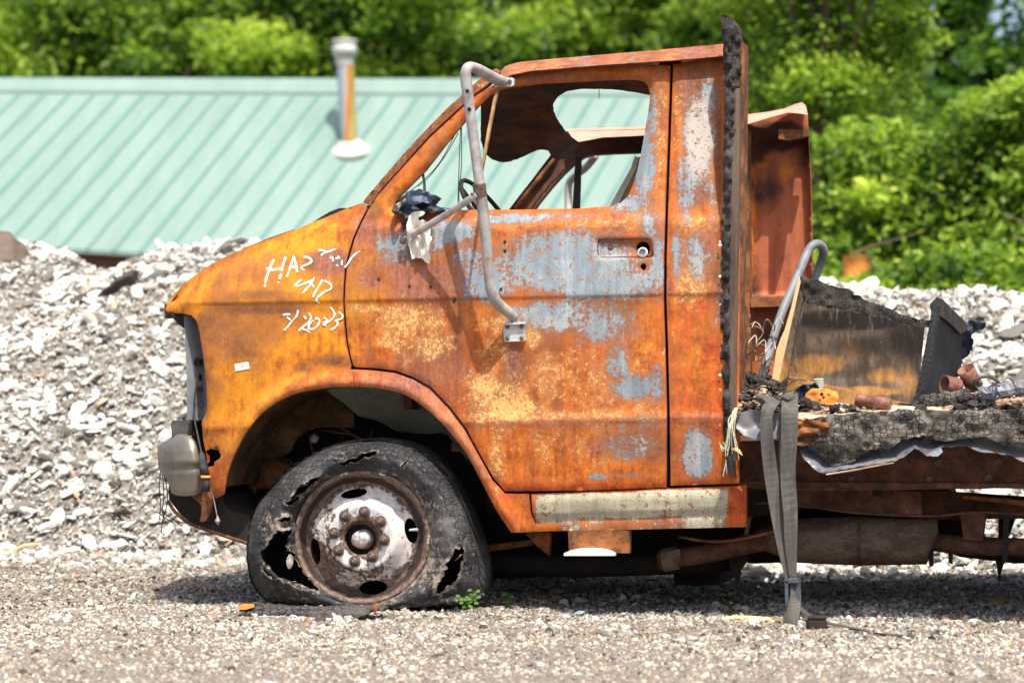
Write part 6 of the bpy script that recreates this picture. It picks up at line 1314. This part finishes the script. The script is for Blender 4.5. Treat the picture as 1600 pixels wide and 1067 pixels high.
# ---- load strap hanging over the end of the deck
sp_ = thing('hanging_strap', 1236, 980, -.2, 'long grey webbing strap with buckle hanging from the deck end to the ground', 'strap')
def rib(name, P, W, mat, parent, n=5, th=.0012, tw=None):
    q = bez([tuple(U(*p)) for p in P], n); m = len(q); ws = np.interp(np.linspace(0, 1, m), np.linspace(0, 1, len(W)), W); b = MB()
    tws = np.interp(np.linspace(0, 1, m), np.linspace(0, 1, len(tw)), tw) if tw else [0]*m
    b.ribbon(q, [Vector((math.cos(a), math.sin(a), 0))*w_ for w_, a in zip(ws, tws)], th); return b.mk(name, mat, parent, smooth=False)
rib('webbing', [(1209, 626, -.12), (1202, 636, -.17), (1198, 652, -.18), (1199, 690, -.18), (1205, 742, -.17), (1211, 790, -.17), (1220, 845, -.17), (1229, 890, -.17), (1234, 912, -.175)], [.024, .024, .021, .022, .023, .021, .016, .012, .008], M['strap'], sp_, tw=[.2, .1, -.25, -.1, .2, .5, .3, .1, 0])
rib('webbing', [(1235, 616, -.02), (1234, 630, -.14), (1234, 645, -.19), (1233, 690, -.19), (1231, 740, -.18), (1235, 800, -.185), (1236, 850, -.18), (1239, 900, -.18)], [.026, .027, .028, .027, .026, .024, .020, .012], M['strap'], sp_, tw=[-.1, .1, .2, .0, -.2, .35, .1, 0])
rib('webbing', [(1224, 640, -.15), (1222, 690, -.15), (1223, 760, -.15), (1228, 830, -.15), (1234, 895, -.15)], [.012, .011, .012, .013, .01], M['strap_dark'], sp_)
rib('webbing', [(1240, 902, -.19), (1243, 925, -.20), (1240, 950, -.22), (1236, 972, -.235), (1229, 985, -.23), (1232, 965, -.21), (1240, 935, -.19)], [.014, .018, .022, .021, .010, .018, .012], M['strap'], sp_, tw=[.2, .6, .1, -.3, -.1, .2])
q = [UZ(1240, 940, .06), UZ(1256, 955, .03), UZ(1272, 966, .012), UZ(1300, 974, .014), UZ(1340, 982, .010), UZ(1385, 990, .006), UZ(1428, 993, .006)]
b = MB(); qq = bez([tuple(p) for p in q], 5); b.ribbon(qq, [Vector((.25, .97, .0))*.018]*len(qq), .0015); b.mk('strap_tail', M['strap_dark'], sp_)
def knot(name, pts, Y, seed): panel(name, jag(bez(pts, 3, True), .3, 5, seed), [], lambda x, y: Y-.045*np.clip(dseg(x, y, pts)/9, 0, 1)+.02*(noise2(x, y, 9, seed)-.5), M['strap'], sp_, 3, .02)
knot('knot', [(1180, 617), (1192, 616), (1210, 622), (1216, 632), (1212, 641), (1202, 644), (1192, 638), (1186, 628)], -.10, 3)
knot('knot', [(1220, 616), (1234, 614), (1242, 620), (1238, 632), (1230, 636), (1222, 630)], -.09, 5)
b = MB(); b.prism([(1226, 905), (1247, 904), (1248, 910), (1227, 911)], -.215, -.17); b.prism([(1226, 908), (1231, 908), (1232, 944), (1227, 946)], -.215, -.17); b.prism([(1243, 907), (1249, 907), (1250, 945), (1244, 944)], -.205, -.165); b.prism([(1228, 928), (1248, 927), (1247, 933), (1229, 934)], -.19, -.17); b.mk('buckle', M['buckle'], sp_)
p = UZ(1276, 975, .012); b = MB(); b.box(p, (.06, .05, .025), Matrix.Rotation(.3, 3, 'Z')); b.tube([p+Vector((-.03, 0, .02)), p+Vector((.03, .01, .02))], .009, 8); b.mk('tail_hook', M['black'], sp_)

# ---- strip of tan trim on the ground
q = [UZ(1127, 967, .006), UZ(1150, 964, .012), UZ(1180, 965, .012), UZ(1228, 969, .006)]; b = MB(); qq = bez([tuple(p) for p in q], 4); b.ribbon(qq, [Vector((0, .6, .6))*.008]*len(qq), .002)
b.mk('tan_strip', M['cream'], label='thin tan strip lying on the gravel left of the strap end', cat='strip')

# ---- frayed cables hanging behind the post
b = MB()
fc = root('frayed_cable_bundle', U(1140, 700, -.12), 'bundle of frayed pale wires hanging between the charred post and the deck', 'wires')
r = random.Random(8)
for i in range(13):
    x1 = 1122+r.uniform(0, 34); y1 = r.uniform(690, 746); st = (1150+r.uniform(-6, 4), 640+r.uniform(-5, 10)); 
    b.tube(bez([tuple(U(*st, -.10)), tuple(U(1142+r.uniform(-5, 6), 662+r.uniform(-8, 8), -.13)), tuple(U((x1+1140)/2+r.uniform(-5, 5), 695+r.uniform(-8, 10), -.13)), tuple(U(x1, y1, -.12))], 4), r.uniform(.0010, .0022), 5)
b.mk('pale_wires', M['cable_pale'], fc, kind='stuff'); 
b = MB()
for i in range(5): b.tube(bez([tuple(U(1143, 702, -.13)), tuple(U(1150, 700+i, -.15)), tuple(U(1156+i, 703+2*i, -.14))], 3), .0018, 5)
b.mk('orange_wires', M['cream'], fc, kind='stuff')
b = MB(); b.tube(bez([tuple(U(1137, 712, -.12)), tuple(U(1142, 725, -.12)), tuple(U(1141, 740, -.12))], 4), .012, 8); b.mk('burnt_sheath', M['black'], fc)

# ---- rag and melted lump at the mirror
ragp = [(640, 336), (648, 331), (660, 330), (664, 334), (655, 340), (655, 345), (661, 343), (666, 347), (671, 354), (673, 362), (672, 368), (675, 374), (671, 382), (670, 392), (672, 402), (671, 413), (664, 409), (657, 403), (650, 404), (644, 404), (640, 390), (637, 372), (635, 358), (637, 345)]
panel('white_rag', jag(bez(ragp, 2, True), .5, 4, 7), [], lambda x, y: -.012+.05*(noise2(x*1.6, y*.5, 12, 4)-.5)-.02*np.clip((400-y)/60, 0, 1), M['cloth'], None, 3, .003, label='torn white rag hanging on the door below the melted lump', cat='rag')
ml = root('melted_mirror', U(650, 330, .02), 'black and blue melted plastic lump sitting at the front corner of the door window', 'melted plastic')
panel('black_mass', jag([(612, 330), (613, 322), (622, 312), (632, 305), (636, 300), (648, 298), (655, 296), (664, 298), (668, 302), (680, 305), (684, 309), (680, 314), (676, 320), (686, 324), (695, 329), (670, 330), (656, 330), (646, 332), (640, 340), (636, 352), (630, 360), (627, 350), (632, 338), (628, 334), (616, 335)], .7, 4, 9), [], lambda x, y: .005+.07*(noise2(x, y, 11, 14)-.5), M['melt'], ml, 2.8, .05)
panel('blue_flap', jag([(635, 302), (640, 298), (652, 298), (658, 302), (668, 301), (670, 305), (683, 306), (681, 311), (676, 312), (672, 318), (660, 316), (648, 321), (638, 318)], .4, 4, 2), [], lambda x, y: -.035+.04*(noise2(x, y, 9, 15)-.5), simple('blue_melt', [(.3, (.02, .03, .05)), (.5, (.07, .10, .15)), (.75, (.16, .20, .26))], 22, .5, .8, .004), ml, 2.6, .01)
panel('pale_flake', jag([(614, 330), (618, 320), (628, 314), (633, 312), (631, 318), (625, 324), (622, 331)], .6, 3, 2), [], lambda x, y: -.03+.04*(noise2(x, y, 5, 17)-.5), simple('pale_melt', [(.35, (.03, .02, .02)), (.5, (.22, .16, .10)), (.65, (.60, .52, .42))], 50, .6, .8, .004), ml, 2.2, .01)

# ---- charred plank under the tyre
pk = [(371, 947), (376, 943), (395, 942), (420, 945), (455, 948), (500, 948), (540, 946), (575, 949), (602, 948), (600, 953), (580, 956), (566, 962), (554, 967), (530, 967), (490, 966), (450, 964), (410, 963), (385, 962), (374, 957)]
yk = UZ(480, 966, .006).y
o = panel('charred_plank', jag(pk, .7, 5, 4), [], lambda x, y: yk-.012+.030*np.clip((958-y)/12, 0, 1)+.012*(noise2(x, y, 6, 4)-.5), char_mat('plank_char', 46, (.8, 1, 1.2), (.085, .08, .075), .30), None, 3.2, .05, label='black cracked charred plank lying under the flat tyre', cat='charred plank')
b = MB(); b.prism([(370, 948), (376, 944), (392, 944), (394, 949), (384, 952), (372, 952)], yk-.01, yk+.03); b.mk('scorched_end', M['orange'], o)
b = MB(); b.lathe(Vector((U(586, 949, yk).x, yk, U(586, 949, yk).z)), (0, -1, 0), [(0, .012), (.012, .01), (.014, 0)], 8); b.mk('red_chip', M['copper'], o)

# ---- weeds
def weed(px, py, Y, h, label, leaves, seed, lsz=.016, stem=True, blade=False, lean=.0):
    base = UZ(px, py, .0); t = root('weed' if not blade else 'grass_tuft', base, label, 'weed' if not blade else 'grass', 'weeds sprouting by the tyre'); r = random.Random(seed); b = MB(); s = MB(); ti = []
    if blade:
        for i in range(leaves):
            a = r.uniform(0, 6.28); d = Vector((math.cos(a), math.sin(a)*.5, 0)); hh = h*r.uniform(.5, 1.1); w0 = .0022
            pts = [base+d*.004, base+d*hh*.25+Vector((0, 0, hh*.6)), base+d*hh*.7+Vector((0, 0, hh*(.95 if i % 2 else .7)))]
            q = bez([tuple(p) for p in pts], 3); sd = Vector((-d.y, d.x, 0)).normalized() if i % 2 else Vector((1, 0, 0))
            b.ribbon(q, [sd*w0*(1-k/len(q)*.9) for k in range(len(q))], .0003)
    else:
        for k in range(2 if leaves > 8 else 1):
            ang = lean+(-.25 if k else .2)*(1 if leaves > 8 else .3); top = base+Vector((math.sin(ang)*h, -.01*k, h*(1 if k == 0 else .75))); s.tube(bez([tuple(base), tuple(base.lerp(top, .5)+Vector((.005, 0, 0))), tuple(top)], 3), .0013, 5)
            for i in range(leaves//(2 if leaves > 8 else 1)):
                f_ = .35+.65*(i+1)/(leaves/(2 if leaves > 8 else 1)); p = base.lerp(top, min(f_, 1)); a = i*2.4+seed; d = Vector((math.cos(a), math.sin(a)*.8, .35)).normalized(); c = p+d*lsz*1.5; s.tube([p, c], .0007, 4)
                n = Vector((r.uniform(-.4, .4), -.7, .7)).normalized(); u = (d-n*d.dot(n)).normalized(); v_ = n.cross(u); pts = [c+u*lsz*math.cos(q)*1.0+u*lsz*.4+v_*lsz*.72*math.sin(q)-n*.0016*abs(math.cos(q)) for q in np.linspace(0, 6.28, 9)[:-1]]
                b.add(pts, [tuple(range(8))])
    tint_ = np.full((len(b.v), 3), .0)+np.random.default_rng(seed).uniform(.35, .9, (len(b.v), 1))
    mk('leaves', b.v, b.f, M['weed'], t, attrs={'tint': tint_})
    if s.v: mk('stem', s.v, s.f, M['weed'], t, attrs={'tint': np.full((len(s.v), 3), .3)})
weed(738, 962, 0, .084, 'leafy weed with round bright leaves in front of the tyre', 18, 3, .0092, lean=-.12)
weed(792, 950, 0, .045, 'small green seedling in the shade right of the tyre', 6, 5, .0105)
weed(603, 965, 0, .034, 'fine grass tuft at the foot of the tyre', 9, 6, blade=True)
weed(525, 967, 0, .034, 'single upright grass sprig before the charred plank', 4, 7, blade=True)
weed(388, 968, 0, .016, 'tiny grass sprout by the left end of the plank', 3, 8, blade=True)

# ---- rusty drum half hidden behind the bank at the right
dp = at_depth(1338, 24); zt_ = z_at(400, 24); b = MB(); b.lathe(Vector((dp.x, dp.y, zt_-.9)), (0, 0, 1), [(0, 0), (.11, 0), (.11, .3), (.12, .31), (.11, .32), (.11, .6), (.12, .61), (.11, .62), (.11, .89), (.12, .9), (.10, .9), (.10, .87), (0, .87)], 28)
b.mk('rusty_drum', M['orange'], label='narrow rusty orange drum half hidden behind the stone bank on the right', cat='drum', smooth=True)
